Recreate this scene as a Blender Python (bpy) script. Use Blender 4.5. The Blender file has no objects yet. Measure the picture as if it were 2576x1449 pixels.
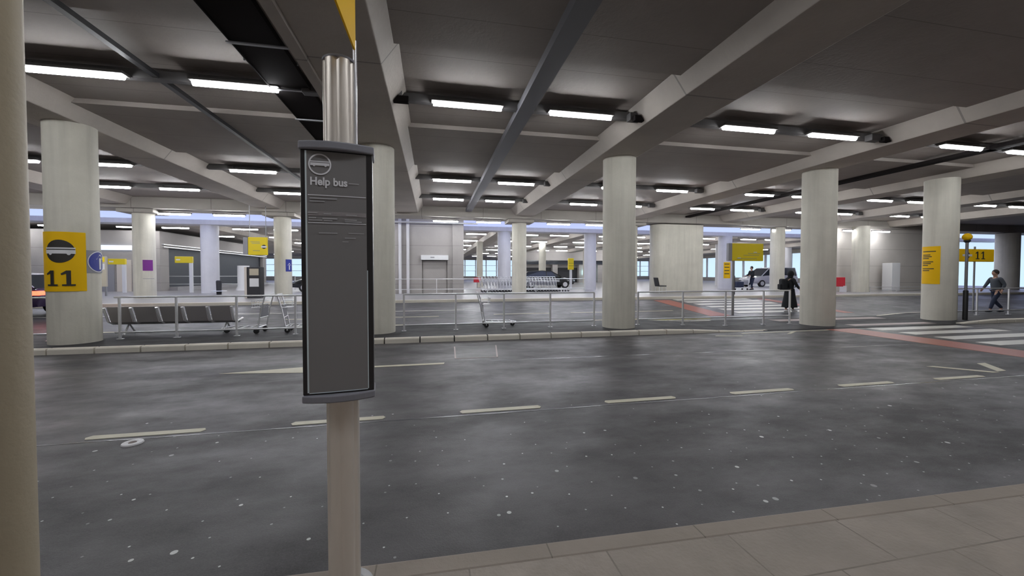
import bpy, bmesh, math, random
from mathutils import Vector, Matrix
random.seed(7)
PI = math.pi
sc = bpy.context.scene
col = sc.collection
sc.view_settings.view_transform = 'Standard'
sc.view_settings.look = 'None'
sc.view_settings.gamma = 1.0
sc.view_settings.use_curve_mapping = False
sc.view_settings.exposure = 2.15

# ------------------------------------------------------------------ materials
def new_mat(name):
    m = bpy.data.materials.new(name); m.use_nodes = True
    return m, m.node_tree, m.node_tree.nodes['Principled BSDF']

def simple(name, c, rough=0.5, metal=0.0, spec=0.5, emit=0, coat=0, alpha=None):
    m, nt, b = new_mat(name)
    b.inputs['Base Color'].default_value = (*c, 1)
    b.inputs['Roughness'].default_value = rough
    b.inputs['Metallic'].default_value = metal
    b.inputs['Specular IOR Level'].default_value = spec
    if coat: b.inputs['Coat Weight'].default_value = coat
    if emit:
        b.inputs['Emission Color'].default_value = (*c, 1)
        b.inputs['Emission Strength'].default_value = emit
    return m

def N(nt, t, **kw):
    n = nt.nodes.new(t)
    for k, v in kw.items(): setattr(n, k, v)
    return n

def mth(nt, op, a, b=None, clamp=False):
    n = N(nt, 'ShaderNodeMath', operation=op); n.use_clamp = clamp
    for i, v in enumerate((a, b)):
        if v is None: continue
        if isinstance(v, (int, float)): n.inputs[i].default_value = v
        else: nt.links.new(v, n.inputs[i])
    return n.outputs[0]

def mixc(nt, f, a, b, mode='MIX'):
    n = N(nt, 'ShaderNodeMix', data_type='RGBA', blend_type=mode)
    for i, v in ((0, f), (6, a), (7, b)):
        if isinstance(v, tuple): n.inputs[i].default_value = (*v, 1)
        elif isinstance(v, (int, float)): n.inputs[i].default_value = v
        else: nt.links.new(v, n.inputs[i])
    return n.outputs[2]

def ramp(nt, f, p0, p1, c0=(0, 0, 0), c1=(1, 1, 1)):
    n = N(nt, 'ShaderNodeValToRGB')
    n.color_ramp.elements[0].position = p0; n.color_ramp.elements[1].position = p1
    n.color_ramp.elements[0].color = (*c0, 1); n.color_ramp.elements[1].color = (*c1, 1)
    nt.links.new(f, n.inputs[0]); return n.outputs[0]

def noise(nt, vec, scale, detail=4, rough=0.5, vs=(1, 1, 1)):
    mp = N(nt, 'ShaderNodeMapping'); mp.inputs['Scale'].default_value = vs
    nt.links.new(vec, mp.inputs[0])
    n = N(nt, 'ShaderNodeTexNoise'); n.inputs['Scale'].default_value = scale
    n.inputs['Detail'].default_value = detail; n.inputs['Roughness'].default_value = rough
    nt.links.new(mp.outputs[0], n.inputs['Vector'])
    return n.outputs[0]

def bump(nt, b, h, dist, strength=1.0):
    n = N(nt, 'ShaderNodeBump'); n.inputs['Distance'].default_value = dist
    n.inputs['Strength'].default_value = strength
    nt.links.new(h, n.inputs['Height']); nt.links.new(n.outputs[0], b.inputs['Normal'])

def posn(nt):
    return N(nt, 'ShaderNodeNewGeometry').outputs['Position']

def sep(nt, v):
    s = N(nt, 'ShaderNodeSeparateXYZ'); nt.links.new(v, s.inputs[0]); return s.outputs

def line_mask(nt, coord, period, width, off=0.0):
    f = mth(nt, 'FRACT', mth(nt, 'DIVIDE', mth(nt, 'ADD', coord, off + 1000 * period), period))
    return mth(nt, 'LESS_THAN', f, width / period)

def concrete(name, c, dark=0.78, stripes=0.0, joint=None, rough=0.75, hjoint=None, streak=0.0):
    m, nt, b = new_mat(name)
    p = posn(nt); xyz = sep(nt, p)
    n1 = noise(nt, p, 0.9, 5, 0.6)
    n2 = noise(nt, p, 14, 4, 0.6)
    d = tuple(x * dark for x in c)
    colr = mixc(nt, ramp(nt, n1, 0.3, 0.7), d, c)
    colr = mixc(nt, mth(nt, 'MULTIPLY', n2, 0.25), colr, tuple(x * 0.75 for x in c))
    if streak:
        ns = noise(nt, p, 5, 3, 0.6, (1, 1, 0.06))
        colr = mixc(nt, mth(nt, 'MULTIPLY', ramp(nt, ns, 0.45, 0.75), streak), colr, tuple(x * 0.6 for x in c))
    if joint:
        for (ax, per, w, off) in joint:
            colr = mixc(nt, mth(nt, 'MULTIPLY', line_mask(nt, xyz[ax], per, w, off), 0.65), colr, tuple(x * 0.35 for x in c))
    nt.links.new(colr, b.inputs['Base Color'])
    b.inputs['Roughness'].default_value = rough
    bump(nt, b, n2, 0.004)
    return m

def asphalt(name, base, rough0, rough1, specks=False, wet=0.5):
    m, nt, b = new_mat(name)
    p = posn(nt); xyz = sep(nt, p)
    big = noise(nt, p, 0.35, 4, 0.55, (0.6, 1.4, 1))
    mid = noise(nt, p, 2.2, 5, 0.65, (0.7, 1.3, 1))
    fine = noise(nt, p, 90, 3, 0.7)
    c0 = tuple(x * 0.62 for x in base); c1 = tuple(x * 1.45 for x in base)
    k = mth(nt, 'ADD', mth(nt, 'MULTIPLY', big, 0.55), mth(nt, 'MULTIPLY', mid, 0.45))
    colr = mixc(nt, ramp(nt, k, 0.38, 0.62), c0, c1)
    grain = ramp(nt, fine, 0.35, 0.75)
    colr = mixc(nt, mth(nt, 'MULTIPLY', grain, 0.35), colr, tuple(x * 2.2 for x in base))
    if specks:
        vo = N(nt, 'ShaderNodeTexVoronoi', voronoi_dimensions='2D'); vo.inputs['Scale'].default_value = 4.2
        nt.links.new(p, vo.inputs['Vector'])
        sx = sep(nt, vo.outputs['Color'])
        # density of trodden gum falls off away from the kerb
        dens = mth(nt, 'SUBTRACT', 1.0, mth(nt, 'MULTIPLY', mth(nt, 'SUBTRACT', xyz[1], 2.2), 0.33))
        on = mth(nt, 'LESS_THAN', sx[0], dens)
        rad = mth(nt, 'ADD', 0.028, mth(nt, 'MULTIPLY', mth(nt, 'POWER', sx[1], 6), 0.06))
        dot = mth(nt, 'MULTIPLY', mth(nt, 'LESS_THAN', vo.outputs['Distance'], rad), on)
        colr = mixc(nt, mth(nt, 'MULTIPLY', dot, mth(nt, 'ADD', 0.25, mth(nt, 'MULTIPLY', sx[2], 0.75))), colr, (0.62, 0.62, 0.62))
    nt.links.new(colr, b.inputs['Base Color'])
    r = N(nt, 'ShaderNodeMapRange'); nt.links.new(k, r.inputs[0])
    r.inputs[1].default_value = 0.36; r.inputs[2].default_value = 0.64
    r.inputs[3].default_value = rough1; r.inputs[4].default_value = rough0
    nt.links.new(r.outputs[0], b.inputs['Roughness'])
    b.inputs['Specular IOR Level'].default_value = wet
    bump(nt, b, mixc(nt, 0.3, fine, mid), 0.003, 0.8)
    return m

def paving(name, c):
    m, nt, b = new_mat(name)
    p = posn(nt)
    br = N(nt, 'ShaderNodeTexBrick'); br.offset = 0.5
    br.inputs['Scale'].default_value = 1.0
    br.inputs['Brick Width'].default_value = 0.75; br.inputs['Row Height'].default_value = 0.45
    br.inputs['Mortar Size'].default_value = 0.006; br.inputs['Mortar Smooth'].default_value = 0.4
    br.inputs['Color1'].default_value = (*c, 1); br.inputs['Color2'].default_value = (*tuple(x * 0.86 for x in c), 1)
    br.inputs['Mortar'].default_value = (*tuple(x * 0.5 for x in c), 1)
    mp = N(nt, 'ShaderNodeMapping'); mp.inputs['Location'].default_value = (0.2, 0.2, 0)
    nt.links.new(p, mp.inputs[0]); nt.links.new(mp.outputs[0], br.inputs['Vector'])
    n1 = noise(nt, p, 3.5, 5, 0.6)
    colr = mixc(nt, ramp(nt, n1, 0.35, 0.75), br.outputs['Color'], tuple(x * 0.72 for x in c))
    nt.links.new(colr, b.inputs['Base Color']); b.inputs['Roughness'].default_value = 0.6
    bump(nt, b, noise(nt, p, 40, 3), 0.003)
    return m

CONC = (0.72, 0.69, 0.60)
M = {}
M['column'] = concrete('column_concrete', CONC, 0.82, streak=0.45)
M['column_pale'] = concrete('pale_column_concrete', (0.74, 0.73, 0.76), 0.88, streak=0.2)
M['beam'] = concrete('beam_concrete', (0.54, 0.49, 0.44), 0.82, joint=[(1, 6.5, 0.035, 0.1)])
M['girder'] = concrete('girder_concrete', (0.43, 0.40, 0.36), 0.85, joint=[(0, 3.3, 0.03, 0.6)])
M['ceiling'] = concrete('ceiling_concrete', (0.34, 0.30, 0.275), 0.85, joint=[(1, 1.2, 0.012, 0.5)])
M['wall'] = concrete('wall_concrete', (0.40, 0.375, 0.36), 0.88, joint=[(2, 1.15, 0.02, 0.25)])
M['wall_dim'] = concrete('rear_wall', (0.35, 0.32, 0.29), 0.85)
M['asphalt'] = asphalt('wet_asphalt', (0.057, 0.053, 0.057), 0.30, 0.62, True, 0.33)
M['asphalt_island'] = asphalt('dark_island_asphalt', (0.036, 0.035, 0.038), 0.5, 0.75, False, 0.25)
M['asphalt_far'] = asphalt('far_asphalt', (0.06, 0.058, 0.066), 0.3, 0.55, False, 0.36)
M['patch'] = asphalt('repaired_asphalt', (0.058, 0.055, 0.058), 0.32, 0.5, False, 0.33)
M['paving'] = paving('beige_paving', (0.34, 0.29, 0.25))
M['kerb'] = concrete('kerb_concrete', (0.82, 0.77, 0.67), 0.8)
M['kerb_near'] = concrete('near_kerb_concrete', (0.34, 0.29, 0.25), 0.8, joint=[(0, 0.915, 0.008, 0.3)])
M['far_paving'] = concrete('far_paving', (0.36, 0.35, 0.36), 0.85, rough=0.35)
M['paint'] = concrete('road_paint', (0.66, 0.62, 0.48), 0.8, rough=0.5)
M['paint_white'] = concrete('zebra_paint', (0.72, 0.70, 0.66), 0.8, rough=0.4)
M['paint_yellow'] = concrete('yellow_road_paint', (0.55, 0.47, 0.16), 0.8, rough=0.5)
M['paint_red'] = concrete('red_surfacing', (0.36, 0.085, 0.06), 0.85, rough=0.4)
M['pinkish'] = concrete('tactile_paving', (0.42, 0.34, 0.33), 0.85, rough=0.5)
M['tube'] = simple('light_diffuser', (0.95, 0.97, 1.0), 0.4, emit=14)
M['housing'] = simple('light_housing', (0.10, 0.095, 0.09), 0.6)
M['trunk'] = simple('cable_trunking', (0.10, 0.095, 0.095), 0.55, 0.2)
M['duct'] = simple('grey_duct', (0.20, 0.20, 0.22), 0.5, 0.2)
M['black'] = simple('black_plastic', (0.02, 0.02, 0.022), 0.4)
M['tray'] = simple('dark_tray', (0.022, 0.019, 0.019), 0.95, spec=0.08)
M['steel'] = simple('galvanised_steel', (0.82, 0.82, 0.84), 0.3, 0.6)
M['steel_dark'] = simple('dull_steel', (0.30, 0.30, 0.31), 0.45, 0.6)
M['alu'] = simple('brushed_aluminium', (0.80, 0.74, 0.67), 0.34, 0.45)
M['sign_frame'] = simple('sign_frame', (0.028, 0.026, 0.028), 0.35)
M['sign_cap'] = simple('sign_cap', (0.23, 0.23, 0.265), 0.5)
M['sign_glass'] = simple('timetable_panel', (0.225, 0.218, 0.222), 0.2, spec=0.6)
M['print'] = simple('white_print', (0.80, 0.80, 0.84), 0.4)
M['print_dim'] = simple('faint_print', (0.45, 0.45, 0.47), 0.4)
M['bright_trim'] = simple('bright_panel_edge', (0.70, 0.80, 0.85), 0.25, 0.2)
M['yellow'] = simple('sign_yellow', (0.90, 0.53, 0.002), 0.6, spec=0.25)
M['yellow_far'] = simple('far_sign_yellow', (0.80, 0.62, 0.01), 0.45)
M['sign_black'] = simple('sign_black', (0.03, 0.027, 0.024), 0.5)
M['white'] = simple('white_paint', (0.74, 0.74, 0.76), 0.5)
M['blue'] = simple('sign_blue', (0.03, 0.045, 0.32), 0.5)
M['purple'] = simple('sign_purple', (0.20, 0.025, 0.26), 0.5)
M['sign_grey'] = simple('sign_grey', (0.30, 0.30, 0.33), 0.5)
M['cream'] = concrete('cream_post', (0.42, 0.36, 0.26), 0.95, rough=0.55)
M['seat'] = simple('perforated_seat', (0.30, 0.28, 0.28), 0.5, 0.3)
M['red'] = simple('red_plastic', (0.60, 0.03, 0.05), 0.45)
M['shutter'] = concrete('dark_shutter', (0.045, 0.05, 0.065), 0.9, joint=[(2, 0.12, 0.02, 0)], rough=0.5)
M['dark'] = simple('dark_interior', (0.03, 0.03, 0.035), 0.6)
M['skin'] = simple('skin', (0.42, 0.25, 0.18), 0.6)
M['cloth_black'] = simple('black_cloth', (0.012, 0.014, 0.018), 0.85)
M['cloth_grey'] = simple('grey_blue_cloth', (0.07, 0.08, 0.10), 0.85)
M['cloth_navy'] = simple('navy_cloth', (0.02, 0.028, 0.06), 0.85)
M['hair'] = simple('dark_hair', (0.02, 0.015, 0.012), 0.7)
M['tyre'] = simple('tyre_rubber', (0.015, 0.015, 0.015), 0.8)
M['glass_dark'] = simple('tinted_car_glass', (0.03, 0.035, 0.045), 0.06, spec=0.8)
M['silver'] = simple('silver_car_paint', (0.60, 0.60, 0.66), 0.3, 0.4, coat=0.6)
M['car_purple'] = simple('dark_purple_car_paint', (0.045, 0.025, 0.085), 0.25, 0.2, coat=0.7)
M['car_black'] = simple('black_car_paint', (0.012, 0.013, 0.015), 0.22, 0.2, coat=0.7)
M['tail'] = simple('lit_tail_light', (1.0, 0.06, 0.03), 0.3, emit=1.6)
M['head'] = simple('lit_headlight', (0.9, 0.97, 1.0), 0.2, emit=5)
M['green_lit'] = simple('lit_green_sign', (0.2, 1.0, 0.35), 0.3, emit=1.2)
M['blue_lit'] = simple('lit_blue_sign', (0.55, 0.95, 1.0), 0.3, emit=2.5)
M['pub'] = simple('poster_board', (0.5, 0.45, 0.35), 0.5)
M['cream_door'] = simple('cream_door_paint', (0.66, 0.60, 0.54), 0.5)

# ------------------------------------------------------------------ mesh builder
class MB:
    def __init__(s): s.v = []; s.f = []; s.m = []; s.cur = 0
    def add(s, vs, fs):
        o = len(s.v); s.v += [tuple(p) for p in vs]
        for f in fs: s.f.append([i + o for i in f]); s.m.append(s.cur)
    def box(s, x0, x1, y0, y1, z0, z1):
        s.add([(x0, y0, z0), (x1, y0, z0), (x1, y1, z0), (x0, y1, z0), (x0, y0, z1), (x1, y0, z1), (x1, y1, z1), (x0, y1, z1)],
              [(0, 3, 2, 1), (4, 5, 6, 7), (0, 1, 5, 4), (1, 2, 6, 5), (2, 3, 7, 6), (3, 0, 4, 7)]); return s
    def prism(s, poly, axis, a, b):
        # poly in the two remaining axes (cyclic order x,y,z without axis)
        def P(p, t):
            if axis == 'z': return (p[0], p[1], t)
            if axis == 'y': return (p[0], t, p[1])
            return (t, p[0], p[1])
        n = len(poly)
        vs = [P(p, a) for p in poly] + [P(p, b) for p in poly]
        fs = [tuple(range(n))[::-1], tuple(range(n, 2 * n))] + [(i, (i + 1) % n, n + (i + 1) % n, n + i) for i in range(n)]
        s.add(vs, fs); return s
    def lathe(s, prof, cx=0, cy=0, n=32, cap=True):
        vs = []; fs = []
        for (r, z) in prof:
            for k in range(n):
                a = 2 * PI * k / n; vs.append((cx + r * math.cos(a), cy + r * math.sin(a), z))
        for i in range(len(prof) - 1):
            for k in range(n):
                k2 = (k + 1) % n; fs.append((i * n + k, i * n + k2, (i + 1) * n + k2, (i + 1) * n + k))
        if cap:
            fs.append(tuple(range(n))[::-1]); fs.append(tuple(range((len(prof) - 1) * n, len(prof) * n)))
        s.add(vs, fs); return s
    def tube(s, pts, r, n=10, rr=None):
        pts = [Vector(p) for p in pts]
        rings = []; up = None
        for i, p in enumerate(pts):
            t = (pts[min(i + 1, len(pts) - 1)] - pts[max(i - 1, 0)]).normalized()
            if up is None:
                up = Vector((0, 0, 1)) if abs(t.z) < 0.9 else Vector((1, 0, 0))
            a = t.cross(up).normalized(); bb = a.cross(t).normalized(); up = bb
            q = rr[i] if rr else r
            rings.append([p + a * (q * math.cos(2 * PI * k / n)) + bb * (q * math.sin(2 * PI * k / n)) for k in range(n)])
        vs = [v for rg in rings for v in rg]; fs = []
        for i in range(len(pts) - 1):
            for k in range(n):
                k2 = (k + 1) % n; fs.append((i * n + k, i * n + k2, (i + 1) * n + k2, (i + 1) * n + k))
        fs.append(tuple(range(n))[::-1]); fs.append(tuple(range((len(pts) - 1) * n, len(pts) * n)))
        s.add(vs, fs); return s
    def sphere(s, c, r, n=16, k=(1, 1, 1)):
        prof = [(max(1e-4, r * math.sin(PI * i / n)), -r * math.cos(PI * i / n)) for i in range(n + 1)]
        t = MB(); t.lathe(prof, 0, 0, n * 2)
        s.add([(c[0] + v[0] * k[0], c[1] + v[1] * k[1], c[2] + v[2] * k[2]) for v in t.v], t.f); return s
    def build(s, name, mat, parent=None, smooth=False, bevel=0, loc=None, rotz=0):
        me = bpy.data.meshes.new(name)
        me.from_pydata(s.v, [], s.f)
        mats = mat if isinstance(mat, list) else [mat]
        for m_ in mats: me.materials.append(m_)
        if len(mats) > 1:
            for p, i in zip(me.polygons, s.m): p.material_index = i
        bm = bmesh.new(); bm.from_mesh(me)
        bmesh.ops.remove_doubles(bm, verts=bm.verts, dist=1e-6)
        bmesh.ops.recalc_face_normals(bm, faces=bm.faces)
        bm.to_mesh(me); bm.free()
        o = bpy.data.objects.new(name, me); col.objects.link(o)
        if parent: o.parent = parent
        if loc: o.location = loc
        if rotz: o.rotation_euler = (0, 0, rotz)
        if smooth:
            me.polygons.foreach_set('use_smooth', [True] * len(me.polygons))
            try: me.set_sharp_from_angle(angle=math.radians(38))
            except Exception: pass
        if bevel:
            b = o.modifiers.new('edge_bevel', 'BEVEL'); b.width = bevel; b.segments = 2; b.limit_method = 'ANGLE'
        return o

def tag(o, label=None, cat=None, group=None, kind=None):
    if label: o['label'] = label
    if cat: o['category'] = cat
    if group: o['group'] = group
    if kind: o['kind'] = kind
    return o
def thing(name, label, cat, loc=(0, 0, 0), rz=0, group=None):
    o = bpy.data.objects.new(name, None); col.objects.link(o); o.empty_display_size = 0.2
    o.location = loc; o.rotation_euler = (0, 0, rz)
    return tag(o, label, cat, group)
def copy_tree(o, parent=None):
    c = o.copy(); col.objects.link(c)
    if parent: c.parent = parent
    for ch in list(o.children): copy_tree(ch, c)
    return c
def struct(o): return tag(o, kind='structure')

def text_verts(s, size, bold=0.0):
    cu = bpy.data.curves.new('lettering', 'FONT'); cu.body = s; cu.size = size
    cu.align_x = 'CENTER'; cu.align_y = 'CENTER'; cu.offset = bold; cu.resolution_u = 6
    o = bpy.data.objects.new('lettering', cu); col.objects.link(o)
    dg = bpy.context.evaluated_depsgraph_get()
    me = o.evaluated_get(dg).to_mesh()
    vs = [v.co.copy() for v in me.vertices]; fs = [tuple(p.vertices) for p in me.polygons]
    o.evaluated_get(dg).to_mesh_clear()
    bpy.data.objects.remove(o); bpy.data.curves.remove(cu)
    return vs, fs
def text_on(s, size, mapf, mat, parent, name='lettering', bold=0.0, sx=1.0):
    vs, fs = text_verts(s, size, bold)
    b = MB(); b.add([mapf(v.x * sx, v.y) for v in vs], fs)
    me = bpy.data.meshes.new(name); me.from_pydata(b.v, [], b.f); me.materials.append(mat)
    o = bpy.data.objects.new(name, me); col.objects.link(o); o.parent = parent
    return o
def patch(mapf, x0, x1, y0, y1, nx=10, ny=1):
    vs = [mapf(x0 + (x1 - x0) * i / nx, y0 + (y1 - y0) * j / ny) for j in range(ny + 1) for i in range(nx + 1)]
    fs = [(j * (nx + 1) + i, j * (nx + 1) + i + 1, (j + 1) * (nx + 1) + i + 1, (j + 1) * (nx + 1) + i) for j in range(ny) for i in range(nx)]
    return vs, fs
def disc(mapf, cx, cy, r0, r1, n=36, rings=4):
    vs = []; fs = []
    for i in range(rings + 1):
        r = r0 + (r1 - r0) * i / rings
        for k in range(n): vs.append(mapf(cx + r * math.cos(2 * PI * k / n), cy + r * math.sin(2 * PI * k / n)))
    for i in range(rings):
        for k in range(n): fs.append((i * n + k, i * n + (k + 1) % n, (i + 1) * n + (k + 1) % n, (i + 1) * n + k))
    if r0 < 1e-3: pass
    return vs, fs
def flat_obj(name, parts, mat, parent):
    b = MB()
    for p in parts: b.add(*p)
    me = bpy.data.meshes.new(name); me.from_pydata(b.v, [], b.f); me.materials.append(mat)
    o = bpy.data.objects.new(name, me); col.objects.link(o); o.parent = parent
    return o

# ------------------------------------------------------------------ camera
CZ = 1.52
cam_d = bpy.data.cameras.new('camera'); cam = bpy.data.objects.new('camera', cam_d); col.objects.link(cam)
cam_d.sensor_width = 36; cam_d.lens = 984 / 2576 * 36
pitch = math.radians(1.4); yaw = math.radians(11.4)
cam.location = (0, 0, CZ)
cam.rotation_euler = (PI / 2 - pitch, 0, -yaw)
cam_d.shift_y = -11.5 / 2576
cam_d.clip_end = 400; cam_d.clip_start = 0.05
sc.camera = cam

# ------------------------------------------------------------------ world: an overcast sky
w = bpy.data.worlds.new('overcast_sky'); sc.world = w; w.use_nodes = True
nt = w.node_tree; bg = nt.nodes['Background']
tc = N(nt, 'ShaderNodeTexCoord'); s3 = sep(nt, tc.outputs['Generated'])
nt.links.new(ramp(nt, s3[2], 0.02, 0.13, (0.60, 0.80, 1.0), (0.47, 0.53, 0.90)), bg.inputs['Color'])
bg.inputs['Strength'].default_value = 0.26

# ------------------------------------------------------------------ the setting
XL, XR = -46, 52
G3 = 0.35
def gz(y):       # height of the ground
    if y < 2.17: return 0
    if y < 9.55: return -0.12
    if y < 12.05: return 0
    if y < 18: return -0.12 + 0.35 * (y - 12.05) / 5.95
    return G3
road = struct(MB().prism([(XL, 3.10), (XR, 0.95), (XR, 9.55), (XL, 9.55)], 'z', -0.4, -0.12).build('road', M['asphalt']))
road2 = struct(MB().prism([(12.0, -0.4), (18.02, -0.4), (18.02, 0.23), (12.0, -0.12)], 'x', XL, XR).build('road', M['asphalt_far']))
struct(MB().box(XL, XR, -7, 1.985, -0.4, 0).build('pavement', M['paving'], rotz=-0.022))
struct(MB().box(XL, XR, 1.985, 2.11, -0.4, 0.001).build('kerb', M['kerb_near'], bevel=0.012, rotz=-0.022))
struct(MB().box(XL, XR, 18.14, 95, -0.4, G3).build('pavement', M['far_paving']))
struct(MB().box(XL, XR, 18.0, 18.15, -0.4, G3 + 0.002).build('kerb', M['kerb'], bevel=0.015))
# island: full height on the left, dropped to the road at the crossing
b = MB()
prof = [(XL, 0), (6.6, 0), (8.4, -0.105), (16.6, -0.105), (18.2, 0), (XR, 0)]
def iz(x):
    for (xa, za), (xb, zb) in zip(prof, prof[1:]):
        if xa <= x <= xb: return za + (zb - za) * (x - xa) / (xb - xa)
    return 0
poly = [(XL, -0.4)] + [(XR, -0.4)] + [(x, z) for x, z in reversed(prof)]
b.prism(poly, 'y', 9.69, 11.93)
b.box(9.3, 16.9, 9.55, 9.69, -0.4, -0.106); b.box(9.3, 16.9, 11.93, 12.05, -0.4, -0.106)
island = struct(b.build('traffic_island', M['asphalt_island']))
kb = MB(); kb2 = MB()
x = -19.9
while x < 27:
    xa, xb = x + 0.016, x + 0.80
    for (B, ya, yb, s) in ((kb, 9.55, 9.69, 1), (kb, 11.92, 12.06, -1)):
        if 9.3 < xa < 16.2: continue
        za, zb = iz(xa), iz(xb)
        ch = 0.025
        lo = [(xa, ya, -0.3), (xb, ya, -0.3), (xb, yb, -0.3), (xa, yb, -0.3)]
        if s > 0:
            tops = [(ya, -ch), (ya + ch, 0), (yb, 0)]
        else:
            tops = [(ya, 0), (yb - ch, 0), (yb, -ch)]
        vs = [(xa, ya, -0.3), (xa, yb, -0.3), (xb, ya, -0.3), (xb, yb, -0.3)]
        for (yy, dz) in tops: vs.append((xa, yy, za + dz + 0.003))
        for (yy, dz) in tops: vs.append((xb, yy, zb + dz + 0.003))
        fs = [(0, 4, 5, 6, 1), (2, 3, 9, 8, 7), (0, 2, 7, 4), (4, 7, 8, 5), (5, 8, 9, 6), (6, 9, 3, 1)]
        B.add(vs, fs)
    x += 0.816
struct(kb.build('kerb', M['kerb']))

def rmark(name, pts, mat, parent, z=-0.12, t=0.004):
    b = MB(); b.prism(pts, 'z', z - 0.01, z + t); o = b.build(name, mat, parent); return o
# dashes of the centre line
for (xa, xb) in ((-3.38, -2.38), (-1.5, -0.57), (0.33, 1.27), (2.17, 3.12), (4.02, 4.98), (5.85, 6.78), (7.68, 8.62)):
    rmark('lane_dash', [(xa, 4.58), (xb, 4.58), (xb + 0.03, 4.63), (xb, 4.68), (xa, 4.68), (xa - 0.03, 4.63)], M['paint'], road)
for xa, xb in ((-9.1, -8.1), (-7.2, -6.2), (-5.3, -4.3)):
    rmark('lane_dash', [(xa, 4.58), (xb, 4.58), (xb, 4.68), (xa, 4.68)], M['paint'], road)
rmark('road_joint', [(-20, 4.505), (30, 4.505), (30, 4.525), (-20, 4.525)], simple('joint_sealant', (0.11, 0.11, 0.12), 0.25), road, t=0.002)
rmark('road_joint', [(1.0, 7.28), (12, 7.0), (12, 7.02), (1.0, 7.31)], simple('joint_sealant_pale', (0.15, 0.15, 0.155), 0.2), road, t=0.002)
rmark('direction_arrow', [(-3.45, 7.2), (-2.1, 7.0), (-2.1, 7.15), (0.18, 7.17), (0.2, 7.29), (-2.1, 7.26), (-2.1, 7.45)], M['paint'], road)
rmark('patch_edge', [(0.42, 7.58), (1.25, 7.58), (1.25, 7.61), (0.42, 7.61)], M['pinkish'], road)
rmark('patch_edge', [(0.40, 7.6), (0.43, 7.6), (0.48, 8.85), (0.45, 8.85)], M['pinkish'], road)
rmark('patch_edge', [(1.22, 7.6), (1.25, 7.6), (1.42, 8.85), (1.39, 8.85)], M['pinkish'], road)
rmark('repair_patch', [(0.43, 7.62), (1.22, 7.62), (1.38, 8.85), (0.47, 8.85)], M['patch'], road, t=0.002)
# crossing: red strips, zebra bars, zigzags
rmark('red_strip', [(11.35, 9.45), (12.35, 9.45), (12.35, 2.3), (11.35, 2.3)], M['paint_red'], road)
for yy in (8.95, 8.15, 7.35, 6.55, 5.75, 4.95, 4.15, 3.35, 2.55):
    rmark('zebra_bar', [(12.75, yy), (16.3, yy), (16.3, yy + 0.42), (12.75, yy + 0.42)], M['paint_white'], road)
rmark('zigzag_line', [(8.55, 5.3), (8.7, 5.3), (9.25, 4.75), (9.1, 4.75)], M['paint'], road)
rmark('zigzag_line', [(9.3, 4.8), (9.5, 4.8), (9.95, 5.3), (9.75, 5.3)], M['paint'], road)
rmark('zigzag_line', [(9.45, 8.95), (9.6, 8.95), (10.25, 9.35), (10.1, 9.35)], M['paint'], road)
rmark('zigzag_line', [(7.3, 9.0), (8.0, 8.85), (8.02, 8.92), (7.32, 9.07)], M['paint'], road)
rmark('edge_line', [(8.3, 9.22), (11.3, 9.3), (11.3, 9.37), (8.3, 9.29)], M['paint'], road)
# tactile strip on the island at the crossing
def imark(name, pts, mat): rmark(name, pts, mat, island, z=-0.105)
imark('tactile_strip', [(11.6, 11.25), (16.2, 11.25), (16.2, 11.75), (11.6, 11.75)], M['pinkish'])
imark('tactile_strip', [(12.9, 9.8), (16.2, 9.8), (16.2, 10.15), (12.9, 10.15)], M['pinkish'])
def slope_mark(name, xa, xb, ya, yb, mat, skew=0.0):
    b = MB(); z = lambda y: -0.12 + 0.35 * (y - 12.05) / 5.95
    vs = [(xa, ya, z(ya) - .006), (xb, ya, z(ya) - .006), (xb + skew, yb, z(yb) - .006), (xa + skew, yb, z(yb) - .006)]
    vs += [(p[0], p[1], p[2] + 0.012) for p in vs]
    b.add(vs, [(0, 3, 2, 1), (4, 5, 6, 7), (0, 1, 5, 4), (1, 2, 6, 5), (2, 3, 7, 6), (3, 0, 4, 7)])
    return b.build(name, mat, road2)
slope_mark('red_strip', 10.2, 11.1, 12.9, 17.6, M['paint_red'], 0.5)
slope_mark('red_strip', 16.4, 16.9, 12.9, 17.6, M['paint_red'], 0.3)
for yy in (13.4, 14.2, 15.0, 15.8, 16.6, 17.4):
    slope_mark('zebra_bar', 11.9, 16.2, yy, yy + 0.42, M['paint_white'])
slope_mark('lane_line', -14, 1.2, 15.5, 15.6, M['paint_white'])
slope_mark('lane_line', -4.8, 0.2, 14.1, 14.2, M['paint'])
slope_mark('lane_line', 2.2, 4.4, 14.3, 14.4, M['paint'])
slope_mark('lane_line', 5.2, 9.6, 14.3, 14.4, M['paint'])
slope_mark('yellow_line', -18, 9.8, 12.35, 12.45, M['paint_yellow'])
slope_mark('yellow_line', -18, 9.8, 12.6, 12.7, M['paint_yellow'])

# ---- ceilings
ZS, ZC = CZ + 3.25, CZ + 3.62          # beam soffit, slab
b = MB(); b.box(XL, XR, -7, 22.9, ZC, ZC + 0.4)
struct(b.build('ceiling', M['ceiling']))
for (ya, yb) in ((1.6, 6.3), (9.75, 13.1)):  # lowered slab strips, added so their step blocks grazing light from the tubes
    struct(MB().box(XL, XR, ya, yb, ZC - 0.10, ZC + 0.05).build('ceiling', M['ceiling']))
Z2 = CZ + 3.25
struct(MB().box(XL, XR, 27.5, 77.5, Z2, Z2 + 0.06).build('ceiling', M['ceiling']))

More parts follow.
